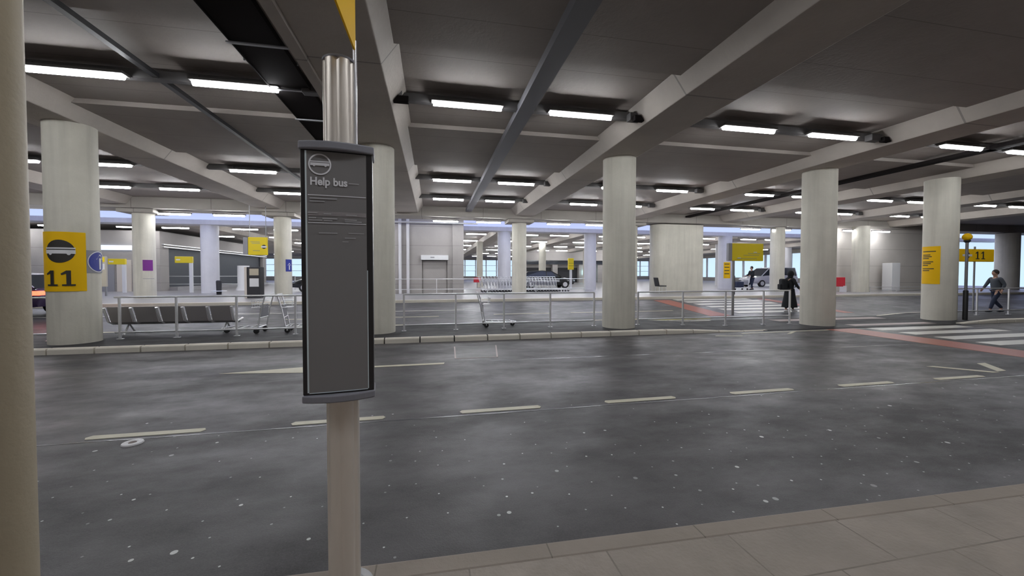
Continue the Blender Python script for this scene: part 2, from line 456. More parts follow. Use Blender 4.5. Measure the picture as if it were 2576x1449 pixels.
def beam_obj(xc, y0, y1, zs, zt, hb, ht, label, mat='beam', name='concrete_beam', gapy=None):
    b = MB(); b.prism([(-hb, zs), (hb, zs), (ht, zt), (-ht, zt)], 'y', y0, y1)
    o = b.build(name, M[mat], bevel=0.015); o.location.x = xc
    return tag(o, label, 'beam', 'concrete ceiling beams')
BX = [(-21.0, 'precast concrete ceiling beam far left beyond the column with the yellow 11 sign'),
      (-14.5, 'second precast ceiling beam left of the column with the yellow 11 sign'),
      (-8.0, 'precast concrete ceiling beam over the column with the yellow 11 sign'),
      (-1.3, 'precast concrete ceiling beam right above the bus stop sign, over the half hidden column'),
      (5.05, 'long precast ceiling beam crossing the upper right, over the bare middle column'),
      (11.8, 'precast ceiling beam over the column beside the person in black'),
      (18.3, 'precast ceiling beam over the column with the yellow text notice'),
      (24.9, 'precast ceiling beam at far right beyond the yellow text notice column'),
      (31.5, 'rightmost precast ceiling beam, mostly hidden behind the others')]
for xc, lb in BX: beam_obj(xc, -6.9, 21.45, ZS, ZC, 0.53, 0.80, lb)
for i, xc in enumerate((-27.6, -14.4, -7.9, -1.3, 4.9, 11.5, 18.1, 24.7, 31.3, 37.9)):
    beam_obj(xc, 27.5, 77.5 if xc > -20 else 30.4, CZ + 2.88, Z2, 0.5, 0.6,
             'distant ceiling beam under the far deck, %s from the left' % ('first', 'second', 'third', 'fourth', 'fifth', 'sixth', 'seventh', 'eighth', 'ninth', 'tenth')[i])
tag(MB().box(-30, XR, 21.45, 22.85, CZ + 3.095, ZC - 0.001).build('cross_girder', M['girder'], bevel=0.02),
    'long concrete cross girder where the near ceiling ends', 'beam')
tag(MB().box(XL, XR, 26.6, 27.5, CZ + 2.95, CZ + 3.24).build('fascia_beam', M['column_pale'], bevel=0.02),
    'pale concrete fascia beam lit by daylight at the edge of the far deck', 'beam')
tag(MB().box(-0.16, 0.16, -6.5, 21.3, ZC - 0.26, ZC - 0.10).build('cable_duct', M['duct'], loc=(1.9, 0, 0)),
    'grey duct running along the ceiling between two pairs of lights in the middle bay', 'duct')
tag(MB().box(-0.05, 0.05, -6.5, 21.3, ZC - 0.18, ZC - 0.10).build('ceiling_joint_strip', M['black'], loc=(-4.75, 0, 0)),  # black strip added to stand in for a thin dark gap in the slab
    'thin black joint strip running across the ceiling at upper left', 'cable')
tag(MB().box(-0.16, 0.16, -6.5, 21.3, ZC - 0.2, ZC - 0.10).build('ceiling_joint_strip', M['tray'], loc=(15.2, 0, 0)),  # wider dark strip, likewise standing in for a dark slab joint
    'dark joint strip across the ceiling right of the column beside the person in black', 'cable')
# cable tray and pipe left of the sign pole
ct = thing('cable_tray', 'wide black cable tray with cross rungs hanging from the ceiling left of the sign pole', 'cable tray', (-2.5, 0, ZC - 0.24))
b = MB(); b.box(-0.38, 0.30, -6, 16.5, 0.03, 0.05); b.build('tray_base', M['tray'], ct)
for s in (-0.39, 0.29): MB().box(s, s + 0.02, -6, 16.5, 0, 0.09).build('tray_side', M['tray'], ct)
for k in range(10): MB().box(-0.43, 0.42, 2.1 + k * 1.45, 2.15 + k * 1.45, -0.02, 0.0).build('rung', M['steel_dark'], ct)
for k in range(4):
    for hx in (-0.42, 0.36):
        b = MB(); b.tube([(hx, 3 + 4 * k, 0), (hx, 3 + 4 * k, 0.24)], 0.012, 6); b.build('hanger_rod', M['steel_dark'], ct)
tag(MB().box(-0.08, 0.08, -6, 21.3, -0.06, 0.06).build('service_pipe', M['beam'], loc=(-1.91, 0, CZ + 3.25)),
    'pale boxed pipe along the ceiling between the black cable tray and the beam', 'pipe')

# ---- enclosing walls
struct(MB().box(XL, XR, -7.3, -7, -0.4, ZC + 0.4).build('wall_rear', M['wall_dim']))
struct(MB().box(XL - 0.3, XL, -7, 40, -0.4, 5.6).build('wall_left', M['wall']))
struct(MB().box(XR, XR + 0.3, -7, 24, -0.4, 5.6).build('wall_right', M['wall']))

# ------------------------------------------------------------------ columns
def column(x, y, r, z0, z1, label, mat='column', capital=False, group='round concrete columns'):
    t = MB().lathe([(r, 0), (r, z1 - z0)], n=56)
    if capital:
        o = thing('concrete_column', label, 'column', (x, y, z0), group=group)
        t.build('shaft', M[mat], o, smooth=True)
        MB().box(-0.75, 0.75, -0.6, 0.6, z1 - z0 - 0.02, z1 - z0 + 0.159).build('capital', M['girder'], o, bevel=0.02)
        return o
    o = t.build('concrete_column', M[mat], smooth=True, loc=(x, y, z0))
    return tag(o, label, 'column', group)
YC = 10.35
colA = column(-7.82, YC + 0.1, 0.42, -0.01, ZS + 0.01, 'thick round concrete column at left carrying the yellow 11 sign')
column(-1.42, YC + 0.35, 0.44, -0.01, ZS + 0.01, 'round concrete column half hidden behind the bus stop sign')
column(5.22, YC + 0.05, 0.455, -0.01, ZS + 0.01, 'bare round concrete column between the two middle railings')
column(12.08, YC, 0.46, -0.115, ZS + 0.01, 'round concrete column beside the person in black')
colE = column(17.35, YC + 0.1, 0.44, -0.115, ZS + 0.01, 'round concrete column carrying the yellow text notice at right')
ZG = CZ + 3.09 - 0.16
F1 = column(-13.75, 22.2, 0.42, G3, ZG, 'concrete column with a purple square sign, behind the bench', capital=True)
F2 = column(-7.6, 22.2, 0.40, G3, ZG, 'concrete column with a small blue sign, left of the bus stop sign', capital=True)
F3 = column(4.9, 22.2, 0.42, G3, ZG, 'concrete column standing in front of the nested luggage trolleys', capital=True)
column(11.9, 22.2, 0.42, G3, ZG, 'concrete column of the girder row hidden behind the bare middle column', capital=True)
column(22.6, 22.2, 0.42, G3, ZG + 0.16, 'concrete column just left of the person in black, beyond the far road')
column(27.4, 20.6, 0.45, G3, CZ + 3.09, 'concrete column in front of the panelled wall at right')
ZD = CZ + 2.95
column(-13.35, 27.1, 0.46, G3, ZD, 'bluish white round column behind the right end of the bench', 'column_pale', group='columns under the far deck')
column(-20.7, 27.2, 0.46, G3, ZD, 'pale column sliver just right of the yellow 11 sign column', 'column_pale', group='columns under the far deck')
column(4.9, 27.1, 0.46, G3, ZD, 'pale column left of the trolley column, at the edge of the far deck', 'column_pale', group='columns under the far deck')
column(11.4, 27.3, 0.44, G3, ZD, 'pale column behind the small yellow post sign', 'column_pale', group='columns under the far deck')
column(22.6, 27.0, 0.5, G3, ZD, 'pale column with the yellow vertical notice, right of the wide pier', 'column_pale', group='columns under the far deck')
column(35.5, 27.0, 0.46, G3, ZD, 'pale column at far right behind the wall', 'column_pale', group='columns under the far deck')
ZE = CZ + 2.89
for (x, y, r, lb) in ((4.1, 35, 0.28, 'thin distant column right of the concrete lift block'),
                      (10.2, 36, 0.34, 'distant column above the dark estate car'),
                      (-9.5, 33, 0.42, 'distant column behind the ticket machine'),
                      (27.4, 33.5, 0.34, 'distant column above the front of the silver van'),
                      (25.0, 36, 0.30, 'thin distant column behind the big yellow flag sign'),
                      (37.9, 36, 0.4, 'distant column at right behind the person in black'),
                      (18.3, 45, 0.4, 'distant column hidden behind the wide pier'),
                      (41.5, 55, 0.45, 'very distant column between the bright openings at right')):
    column(x, y, r, G3, ZE, lb, 'column_pale' if x > 20 else 'column', group='columns under the far deck')
column(42.5, 21.6, 0.62, G3, CZ + 3.04, 'thick concrete column at the right edge behind the walking person')
# wide rounded pier
pts = []
for k in range(13): a = PI / 2 + PI * k / 12; pts.append((-1.1 + 0.55 * math.cos(a), 0.55 * math.sin(a)))
pts += [(1.6, -0.55), (1.6, 0.55)]
tag(MB().prism(pts, 'z', 0, CZ + 3.04 - G3).build('concrete_pier', M['column'], smooth=True, loc=(14.95, 22.2, G3)),
    'wide concrete pier with rounded left end in the right middle', 'pier')

# ------------------------------------------------------------------ concrete lift block
core = thing('concrete_block', 'concrete lift block with recessed doorway in the centre background', 'building', (-0.9, 24.0, G3))
H = CZ + 3.6 - G3
b = MB()
b.box(-2.9, 0.25, 0, 4, 0, H); b.box(1.75, 2.7, 0, 4, 0, H); b.box(0.25, 1.75, 0, 4, 2.0, H); b.box(0.25, 1.75, 0.2, 4, 0, 2.0)
b.build('block_wall', M['wall'], core)
MB().box(2.05, 2.72, -0.22, 0.0, 0, H).build('pilaster', M['wall'], core, bevel=0.01)
MB().box(0.3, 1.7, 0.13, 0.2, 0, 1.95).build('door', M['wall'], core)
MB().box(0.2, 1.8, -0.3, 0.0, 2.0, 2.28).build('door_canopy', M['white'], core, bevel=0.01)
tag(MB().box(0.75, 0.98, -0.32, -0.3, 2.12, 2.18).build('canopy_badge', M['sign_grey'], core), 'small dark badge')
for xx in (-1.0, -0.55):
    b = MB(); b.tube([(xx, -0.15, 0), (xx, -0.15, H - 0.1)], 0.09, 14); b.build('downpipe', M['column_pale'], core, smooth=True)
pf = MB(); pf.tube([(-3.2, 23.3, CZ + 2.98), (2.6, 23.3, CZ + 2.98)], 0.05, 8)
pf.tube([(-2.6, 23.3, CZ + 2.98), (-1.6, 22.98, CZ + 3.5), (3.5, 22.98, CZ + 3.5)], 0.05, 8)
tag(pf.build('service_pipe', M['steel']), 'galvanised pipes running under the girder above the concrete lift block', 'pipe')

# right panelled wall
struct(MB().box(26.2, 36.5, 21.6, 22.0, G3 - 0.3, CZ + 3.09).build('wall_side', concrete('side_wall_concrete', (0.66, 0.62, 0.58), 0.9, joint=[(2, 1.15, 0.02, 0.25)])))
tag(MB().box(-0.35, 0.35, -0.3, 0.3, 0, 1.9).build('utility_cabinet', M['white'], bevel=0.02, loc=(30.4, 20.9, G3)),
    'narrow white cabinet against the panelled wall at right', 'cabinet')
rb = thing('barrier', 'red plastic barrier in front of the panelled wall at right', 'barrier', (25.55, 20.6, G3))
MB().box(-0.62, 0.62, -0.04, 0.04, 0.35, 0.95).build('barrier_panel', M['red'], rb, bevel=0.02)
for s in (-0.5, 0.5): MB().box(s - 0.04, s + 0.04, -0.2, 0.2, 0, 0.4).build('leg', M['white'], rb)
# left background building with shutters
lbk = thing('service_building', 'beige service building with dark roller shutters on its side, at left behind the bench', 'building', (-18, 30.5, G3))
HB = Z2 - 0.37 - G3
b = MB(); b.box(-26, 0, 0, 17, 2.95, HB); b.box(-26, -0.35, 0, 17, 0, 2.95)
for ya, yb in ((0, 0.9), (6.4, 7.0), (16.2, 17)): b.box(-0.35, 0, ya, yb, 0, 2.95)
b.build('facade', M['wall'], lbk)
MB().box(-0.35, -0.25, 0.9, 6.4, 0.25, 2.95).build('roller_shutter', M['shutter'], lbk)
MB().box(-0.35, -0.25, 7.0, 16.2, 0.25, 2.95).build('roller_shutter', M['shutter'], lbk)
MB().box(-0.35, 0.5, 0.9, 16.2, 0, 0.25).build('loading_plinth', M['far_paving'], lbk)
for zz in (2.98, 3.15): MB().box(0.0, 0.12, 0.2, 17, zz, zz + 0.05).build('fascia_rail', M['steel'], lbk)
MB().box(-2.45, -1.65, -0.06, 0.0, 0, 2.1).build('door', M['cream_door'], lbk)
MB().box(-3.3, -2.6, -0.06, 0.0, 0, 2.1).build('panel_door', M['sign_grey'], lbk)
MB().box(-5.2, -1.6, -0.08, 0.0, 2.75, 3.05).build('lit_fascia', simple('lit_fascia', (0.62, 0.78, 1.0), 0.4, emit=0.35), lbk)
bb = thing('information_board', 'small yellow and white poster board at far left beyond the yellow 11 sign', 'notice board', (-17.25, 24.5, G3))
MB().box(-0.35, 0.35, -0.05, 0.05, 0.5, 2.1).build('board', M['pub'], bb)
MB().box(-0.3, 0.3, -0.07, -0.05, 1.4, 1.7).build('poster', M['white'], bb)
MB().box(-0.3, 0.3, -0.07, -0.05, 1.8, 2.05).build('poster', M['yellow_far'], bb)
for s in (-0.3, 0.3): MB().box(s - 0.03, s + 0.03, -0.04, 0.04, 0, 0.5).build('leg', M['steel_dark'], bb)

fs_ = thing('side_screen', 'mullioned screen open to bright daylight on the right side of the deck', 'screen', (47.0, 27.6, G3))
for k in range(13): MB().box(0, 0.2, k * 4.1, k * 4.1 + 0.25, 0, 4.3).build('mullion', M['column_pale'], fs_)
MB().box(-0.02, 0.22, 0, 49.6, 3.9, Z2 - G3 - 0.01).build('head_beam', M['girder'], fs_)
MB().box(-0.02, 0.22, 0, 49.6, 0, 0.6).build('dwarf_wall', M['wall'], fs_)
# far back building (beige wall over dark openings)
fb = thing('terminal_building', 'beige terminal wall with dark doorways far behind the trolleys', 'building', (19.0, 50, G3))
b = MB(); b.box(-8, 7, 0, 3, 2.4, 5.0); b.box(-8, 7, 0.8, 3, 0, 2.4)
for xx in (-8, -3.4, 0.3, 3.0, 6.4): b.box(xx, xx + 0.7, 0, 0.9, 0, 2.4)
b.build('facade', M['wall'], fb)
for xa, xb in ((-7.3, -3.4), (-2.7, 0.3), (1.0, 3.0), (3.7, 6.4)): MB().box(xa, xb, 0.7, 0.8, 0, 2.0).build('doorway', M['dark'], fb)
MB().box(-8, 7, -0.1, 0, 2.45, 2.95).build('ribbon_window', M['glass_dark'], fb)
MB().box(0.9, 1.5, -0.2, -0.1, 1.1, 1.7).build('lit_sign', M['blue_lit'], fb)
b = MB(); b.box(-7.5, 6.5, -0.3, -0.02, 2.95, 3.05); b.build('window_hood', M['wall'], fb)
# far end: mullioned openings to daylight
fe = thing('end_screen', 'tall mullioned screen open to bright daylight at the far end of the deck', 'screen', (10, 77.6, G3))
for k in range(46): MB().box(-48 + k * 2.1, -47.82 + k * 2.1, 0, 0.2, 0, 4.3).build('mullion', M['column_pale'], fe)
MB().box(-50, 48, -0.02, 0.22, 3.9, 4.6).build('head_beam', M['girder'], fe)
MB().box(-50, 48, -0.02, 0.22, 0, 0.7).build('dwarf_wall', M['wall'], fe)
for zz in (1.7, 2.8): MB().box(-50, 48, 0.05, 0.15, zz, zz + 0.07).build('transom', M['column_pale'], fe)
# ------------------------------------------------------------------ lights
def light_proto(name='ceiling_light'):
    root = thing(name, 'proto', 'light', (0, 0, 0))
    MB().box(-0.72, 0.72, -0.10, 0.10, 0.05, 0.10).build('housing', M['housing'], root, bevel=0.01)
    pts = []
    for k in range(9): a = PI + PI * k / 8; pts.append((0.055 * math.cos(a), 0.05 + 0.075 * math.sin(a)))
    MB().prism(pts, 'x', -0.68, 0.68).build('diffuser', M['tube'], root)
    return root
ORD = ('first', 'second', 'third', 'fourth', 'fifth', 'sixth', 'seventh', 'eighth', 'ninth', 'tenth')
mids = [-24.4, -17.8, -11.2, -4.65, 1.9, 8.45, 15.05, 21.6, 28.2]
bayn = ['leftmost bay', 'second bay from left', 'third bay from left', 'bay left of the bus sign',
        'bay right of the bus sign', 'sixth bay from left', 'seventh bay from left', 'eighth bay from left', 'rightmost bay']
rows = [(0.2, CZ + 3.38, 'overhead row'), (7.95, CZ + 3.36, 'front row'), (14.55, CZ + 3.40, 'second row'), (18.2, CZ + 3.40, 'third row'), (22.1, CZ + 2.92, 'row under the girder')]
proto = light_proto(); first = True
for ri, (y, z, rn) in enumerate(rows):
    for bi, m_ in enumerate(mids):
        if ri == 0 and bi not in (2, 3, 4, 5): continue
        if ri == 1 and bi in (0, 1, 8): continue
        for s in (-1.2, 1.2):
            if ri == 4 and bi == 0: continue
            if ri == 4 and 13.2 < m_ + s < 17.2: continue
            o = proto if first else copy_tree(proto); first = False
            o.location = (m_ + s, y, z - 0.02) if not (ri == 4 and bi == 8) else (m_ + s, 20.85, CZ + 2.8)
            o['label'] = '%s tube light of the pair, %s, %s' % ('left' if s < 0 else 'right', bayn[bi], rn)
            o['group'] = 'fluorescent lights of the %s' % rn
    if ri in (1, 2, 3):
        for bi in range(1, len(mids)):
            if ri == 1 and bi in (1, 8): continue
            t = thing('cable_trunking', 'dark trunking over the lights, %s, %s' % (bayn[bi], rn), 'trunking', (mids[bi], y - 0.0, z), group='ceiling trunking')
            MB().box(-2.62, 2.62, 0.10, 0.24, 0.06, 0.21).build('channel', M['trunk'], t)
            MB().box(2.3, 2.62, -0.08, 0.1, -0.02, 0.14).build('junction_box', M['trunk'], t, bevel=0.01)
            for hx in (-1.8, -0.6, 0.6, 1.8): MB().box(hx - 0.02, hx + 0.02, -0.03, 0.24, 0.08, 0.13).build('bracket', M['trunk'], t)
fl = None
frows = [(29.5, 'first'), (35.5, 'second'), (41.5, 'third'), (48.5, 'fourth'), (57, 'fifth'), (66, 'sixth')]
fmids = [m_ + 0.05 for m_ in mids] + [34.8, 41.3]
for y, rn in frows:
    for bi, m_ in enumerate(fmids):
        for si, s in enumerate((-1.25, 1.25)):
            xx = m_ + s
            if xx < -17.2 and 30 < y < 48: continue
            if 11 < xx < 26 and 49 < y < 54: continue
            if fl is None:
                b = MB(); b.box(-0.78, 0.78, -0.07, 0.07, 0.05, 0.10); b.cur = 1
                b.prism([(0.055 * math.cos(PI + PI * k / 6), 0.05 + 0.075 * math.sin(PI + PI * k / 6)) for k in range(7)], 'x', -0.75, 0.75)
                fl = b.build('ceiling_light', [M['housing'], M['tube']]); o = fl
            else:
                o = fl.copy(); col.objects.link(o)
            o.location = (xx, y, CZ + 2.98)
            tag(o, 'far deck tube light, %s row, %s bay from left, %s one' % (rn, ORD[bi] if bi < 10 else 'last', 'left' if si == 0 else 'right'), 'light', 'tube lights under the far deck')

# ------------------------------------------------------------------ signs wrapped on columns
def wrap(r, th0, z0):
    def f(x, y): a = th0 + x / r; return (r * math.cos(a), r * math.sin(a), z0 + y)
    return f
def curved_plate(parent, name, r, th0, zc, w, h, mat, t=0.012):
    b = MB(); n = 20; vs = []
    for rr in (r + 0.002, r + t):
        f = wrap(1, th0, zc)
        for j in (-1, 1):
            for i in range(n + 1):
                a = th0 + (-w / 2 + w * i / n) / r
                vs.append((rr * math.cos(a), rr * math.sin(a), zc + j * h / 2))
    m1 = n + 1; fs = []
    for i in range(n):
        fs += [(i, i + 1, m1 + i + 1, m1 + i), (2 * m1 + i, 3 * m1 + i, 3 * m1 + i + 1, 2 * m1 + i + 1),
               (i, 2 * m1 + i, 2 * m1 + i + 1, i + 1), (m1 + i, m1 + i + 1, 3 * m1 + i + 1, 3 * m1 + i)]
    fs += [(0, m1, 3 * m1, 2 * m1), (n, 2 * m1 + n, 3 * m1 + n, m1 + n)]
    b.add(vs, fs); return b.build(name, mat, parent, smooth=True)
def bus_icon(f, cx, cy, s):
    P = [patch(f, cx - 0.5 * s, cx + 0.5 * s, cy + 0.10 * s, cy + 0.16 * s, 10),
         patch(f, cx - 0.5 * s, cx + 0.5 * s, cy - 0.10 * s, cy + 0.06 * s, 10),
         disc(f, cx - 0.3 * s, cy - 0.1 * s, 0.0, 0.06 * s, 14, 1), disc(f, cx + 0.3 * s, cy - 0.1 * s, 0.0, 0.06 * s, 14, 1)]
    return P
def one(parent, mf, h, w, bw):
    # the numeral 1 with a slab foot and a flag
    parts = [patch(mf, -bw / 2, bw / 2, 0, 0.11 * h, 6), patch(mf, -w / 2, w / 2, 0.11 * h, h, 3, 2),
             ([mf(-w / 2, h), mf(-w / 2 - 0.26 * h, h * 0.80), mf(-w / 2 - 0.22 * h, h * 0.70), mf(-w / 2, h * 0.80)], [(0, 1, 2, 3)])]
    b = MB()
    for p in parts: b.add(*p)
    return b.build('numeral', M['sign_black'], parent)
rA = 0.42
s11 = thing('stop_sign', 'yellow curved sign reading 11 with a bus symbol, wrapped on the left column', 'sign', (-7.82, YC + 0.1, 0))
curved_plate(s11, 'sign_plate', rA, math.radians(-87), 1.78, 0.86, 1.27, M['yellow'])
f = wrap(rA + 0.016, math.radians(-82), 0)
flat_obj('bus_roundel', [disc(f, 0, 2.0, 0.0, 0.245)], M['sign_black'], s11)
f2 = wrap(rA + 0.020, math.radians(-82), 0)
flat_obj('bus_symbol', bus_icon(f2, 0.0, 2.0, 0.50), M['white'], s11)
for dx in (-0.13, 0.14):
    one(s11, lambda x, y: f2(x + dx, y + 1.262), 0.33, 0.07, 0.20)
sb = thing('direction_sign', 'blue round arrow sign on a grey plate on the right side of the left column', 'sign', (-7.82, YC + 0.1, 0))
curved_plate(sb, 'sign_plate', rA, math.radians(10), 1.79, 0.56, 0.50, M['sign_grey'])
f = wrap(rA + 0.016, math.radians(4), 0)
flat_obj('blue_disc', [disc(f, 0, 1.79, 0.0, 0.235)], M['blue'], sb)
f2 = wrap(rA + 0.020, math.radians(4), 0)
flat_obj('disc_rim', [disc(f2, 0, 1.79, 0.215, 0.235, rings=1)], M['white'], sb)
flat_obj('arrow', [patch(f2, 0.02, 0.09, 1.62, 1.87, 2, 2), ([f2(-0.06, 1.84), f2(0.17, 1.84), f2(0.055, 1.96)], [(0, 1, 2)])], M['white'], sb)

rE = 0.44
se = thing('text_notice', 'tall yellow notice with dark text lines on the right column', 'sign', (17.35, YC + 0.1, 0))
curved_plate(se, 'sign_plate', rE, math.radians(176), 1.82, 0.56, 1.3, M['yellow'])
f = wrap(rE + 0.016, math.radians(176), 0)
tl = []
for i, (wd, yy) in enumerate(((0.40, 2.28), (0.26, 2.16), (0.3, 2.1), (0.22, 2.04), (0.34, 1.92), (0.28, 1.86), (0.2, 1.8), (0.36, 1.68), (0.24, 1.62))):
    tl.append(patch(f, -0.22, -0.22 + wd, yy, yy + 0.03, 6))
flat_obj('text_lines', tl, M['sign_black'], se)
sp = thing('column_sign', 'small purple square sign on the column behind the bench', 'sign', (-13.75, 22.2, G3))
curved_plate(sp, 'sign_plate', 0.42, math.radians(-42), 1.58, 0.38, 0.52, M['purple'])
f = wrap(0.435, math.radians(-42), 0)
flat_obj('text_line', [patch(f, -0.2, 0.25, 0.93, 0.95)], M['sign_grey'], sp)
sq = thing('column_sign', 'small blue and white sign on the column left of the bus stop sign', 'sign', (-7.6, 22.2, G3))
curved_plate(sq, 'sign_plate', 0.40, math.radians(-30), 1.6, 0.36, 0.62, M['blue'])
f = wrap(0.418, math.radians(-30), 0)
flat_obj('arrow', [patch(f, -0.03, 0.03, 1.38, 1.62, 2), ([f(-0.1, 1.6), f(0.1, 1.6), f(0, 1.74)], [(0, 1, 2)])], M['white'], sq)
sv = thing('vertical_notice', 'tall yellow notice on the pale column right of the wide pier', 'sign', (22.6, 27.0, G3))
curved_plate(sv, 'sign_plate', 0.5, math.radians(-110), 1.45, 0.5, 1.25, M['yellow'])
f = wrap(0.518, math.radians(-110), 0)
flat_obj('text_lines', [patch(f, -0.2, 0.15, z_, z_ + 0.06, 4) for z_ in (1.9, 1.65, 1.4, 1.15)], M['sign_black'], sv)

# ------------------------------------------------------------------ the bus stop sign in front
px, py = -0.423, 1.97
post = thing('sign_pole', 'ridged aluminium pole standing at the kerb carrying the bus stop sign', 'pole', (px, py, 0))
pp = []
for k in range(72):
    a = 2 * PI * k / 72
    d = min(abs(((a - q + PI) % (2 * PI)) - PI) for q in [PI / 6 + PI / 3 * j for j in range(6)])
    pp.append(((0.072 - 0.010 * math.exp(-(d / 0.16) ** 2)) * math.cos(a), (0.072 - 0.010 * math.exp(-(d / 0.16) ** 2)) * math.sin(a)))
MB().prism(pp, 'z', 0, 2.50).build('shaft', M['alu'], post, smooth=True)
MB().lathe([(0.073, 2.498), (0.074, 2.506), (0.070, 2.51)], n=40).build('pole_cap', M['sign_cap'], post, smooth=True)
MB().lathe([(0.13, 0), (0.13, 0.012), (0.09, 0.02)], n=32).build('base_plate', M['steel_dark'], post)
b = MB(); b.tube([(0.071, -0.02, 1.95), (0.071, -0.02, 2.60)], 0.009, 10); b.build('side_rod', M['steel'], post, smooth=True)

rzb = math.radians(7)
bx = thing('timetable_case', 'tall dark grey bus stop timetable case reading Help bus on the pole', 'sign', (px - 0.005, py, 0), rzb)
W2, D = 0.147, 0.075
Z0_, Z1_ = 0.985, 2.06
def arcp(hw, bulge, yb, n=14, front=-0.10):
    return [(-hw + 2 * hw * i / n, front - bulge * (1 - (2 * i / n - 1) ** 2)) for i in range(n + 1)] + [(hw, yb), (-hw, yb)]
MB().prism(arcp(W2, 0.006, 0.03, front=-0.105), 'z', Z0_, Z1_).build('case_body', M['sign_frame'], bx, bevel=0.004)
MB().prism(arcp(W2 - 0.012, -0.004, 0.10, front=0.03), 'z', Z0_ + 0.05, Z1_ - 0.07).build('case_back', M['sign_frame'], bx, bevel=0.006)
MB().prism(arcp(W2 + 0.008, 0.035, 0.04, front=-0.108), 'z', Z1_, Z1_ + 0.036).build('top_cap', M['sign_cap'], bx, bevel=0.006)
MB().prism(arcp(W2 + 0.004, 0.035, 0.04, front=-0.108), 'z', Z0_ - 0.034, Z0_).build('bottom_cap', M['sign_cap'], bx, bevel=0.006)
PW = W2 - 0.026
def fp(off):
    def f(x, y): return (x, -0.105 - 0.006 * (1 - (x / W2) ** 2) - off, y)
    return f
flat_obj('display_panel', [patch(fp(0.003), -PW, PW, Z0_ + 0.012, Z1_ - 0.006, 16)], M['sign_glass'], bx)
flat_obj('panel_edge', [patch(fp(0.004), -PW - 0.007, -PW, Z0_ + 0.012, Z1_ - 0.006, 2), patch(fp(0.004), PW, PW + 0.004, Z0_ + 0.012, Z0_ + 0.55, 2),
                        patch(fp(0.004), -PW, PW, Z0_ + 0.008, Z0_ + 0.012, 8)], M['bright_trim'], bx)
f = fp(0.006)
cx, cy = -0.068, 1.997
flat_obj('bus_roundel', [disc(f, cx, cy, 0.040, 0.046, 40, 1)], M['print'], bx)
flat_obj('bus_symbol', bus_icon(f, cx, cy + 0.002, 0.076), M['print'], bx)
text_on('Help bus', 0.047, lambda x, y: f(x - 0.033, y + 1.922), M['print'], bx, bold=0.0014, sx=0.90)
flat_obj('rule_line', [patch(f, -PW + 0.004, PW - 0.002, 1.862, 1.865, 8)], M['print'], bx)
flat_obj('rule_line', [patch(f, -PW + 0.004, PW - 0.002, 1.742, 1.745, 8)], M['print'], bx)
fl_ = []
for (a, b_, z_, h_) in ((-0.11, 0.0, 1.811, .005), (-0.11, -0.05, 1.799, .004), (-0.118, -0.08, 1.748, .004), (-0.055, -0.025, 1.745, .004), (0.035, 0.08, 1.743, .004),
                       (-0.115, -0.085, 1.727, .004), (-0.06, 0.0, 1.724, .005), (0.03, 0.08, 1.722, .004), (-0.115, -0.06, 1.717, .004), (-0.055, -0.02, 1.716, .004), (0.03, 0.1, 1.714, .004),
                       (-0.075, 0.0, 1.662, .003), (0.045, 0.11, 1.664, .002), (0.03, 0.075, 1.642, .003), (0.02, 0.045, 1.626, .002)):
    flat_obj('small_print', [patch(f, a, b_, z_ + 0.036, z_ + 0.036 + h_, 3)], M['print_dim'], bx)
flat_obj('small_print', [patch(f, 0.048, 0.09, 1.920, 1.923, 3)], M['print_dim'], bx)
flat_obj('print_band', [patch(fp(0.0045), -PW + 0.004, PW - 0.002, 1.774, 1.793, 8)], simple('band_print', (0.29, 0.27, 0.28), 0.3), bx)

flag = thing('flag_sign', 'yellow flag sign on top of the pole pointing toward the viewer', 'sign', (px + 0.071, py - 0.02, 2.555))
d = Vector((0.0, -0.335, 0)) - Vector((0, 0, 0))
MB().prism([(0.0, 0.0), (-0.44, 0.0), (-0.44, 0.42), (0.0, 0.42)], 'x', -0.004, 0.004).build('flag_panel', M['yellow'], flag)
flag.rotation_euler = (0, 0, math.radians(-1))
# left shelter post
lp = MB().lathe([(0.105, 0), (0.105, 3.4)], n=48)
o = lp.build('shelter_post', M['cream'], smooth=True, loc=(-1.765, 1.98, 0)); tag(o, 'cream painted round post close up at the left edge', 'post')

# ------------------------------------------------------------------ railings
def railing(xs, y, zf, label, zt=0.98, zb=0.16, ext=(0, 0), r=0.022):
    t = thing('guard_railing', label, 'railing', (xs[0], y, 0), group='steel guard railings')
    x0 = xs[0]
    for (z, nm) in ((zt, 'top_rail'), (zb, 'bottom_rail')):
        b = MB(); b.tube([(-ext[0], 0, z), (xs[-1] - x0 + ext[1], 0, z)], r, 10); b.build(nm, M['steel'], t, smooth=True)
    for x in xs:
        z0 = zf(x)
        MB().box(x - x0 - 0.022, x - x0 + 0.022, -0.022, 0.022, z0, zt).build('post', M['steel'], t, bevel=0.004)
        MB().box(x - x0 - 0.06, x - x0 + 0.06, -0.05, 0.05, z0 - 0.005, z0 + 0.012).build('foot_plate', M['steel'], t)
    return t
railing([-7.15, -6.0, -4.72, -3.4, -2.1], 10.7, iz, 'steel guard railing in front of the metal bench', ext=(0.1, 0.2))
railing([-0.76, 0.6, 1.93, 3.27, 4.6], 10.7, iz, 'steel guard railing in front of the single luggage trolley')
railing([6.0, 7.5, 9.0, 10.4, 11.4], 10.7, iz, 'steel guard railing between the bare column and the one beside the person in black')
railing([17.95, 19.6, 21.2, 22.8], 10.7, iz, 'steel guard railing at the right edge beside the black beacon pole')
railing([-20, -17, -14, -11, -8.5], 10.7, iz, 'steel guard railing glimpsed left of the yellow 11 column')
railing([-2.6, 0.2, 3.2, 6.2, 9.4], 23.3, lambda x: G3, 'thin guard railing on the far pavement in front of the nested trolleys', zt=1.22, zb=0.62, r=0.02)
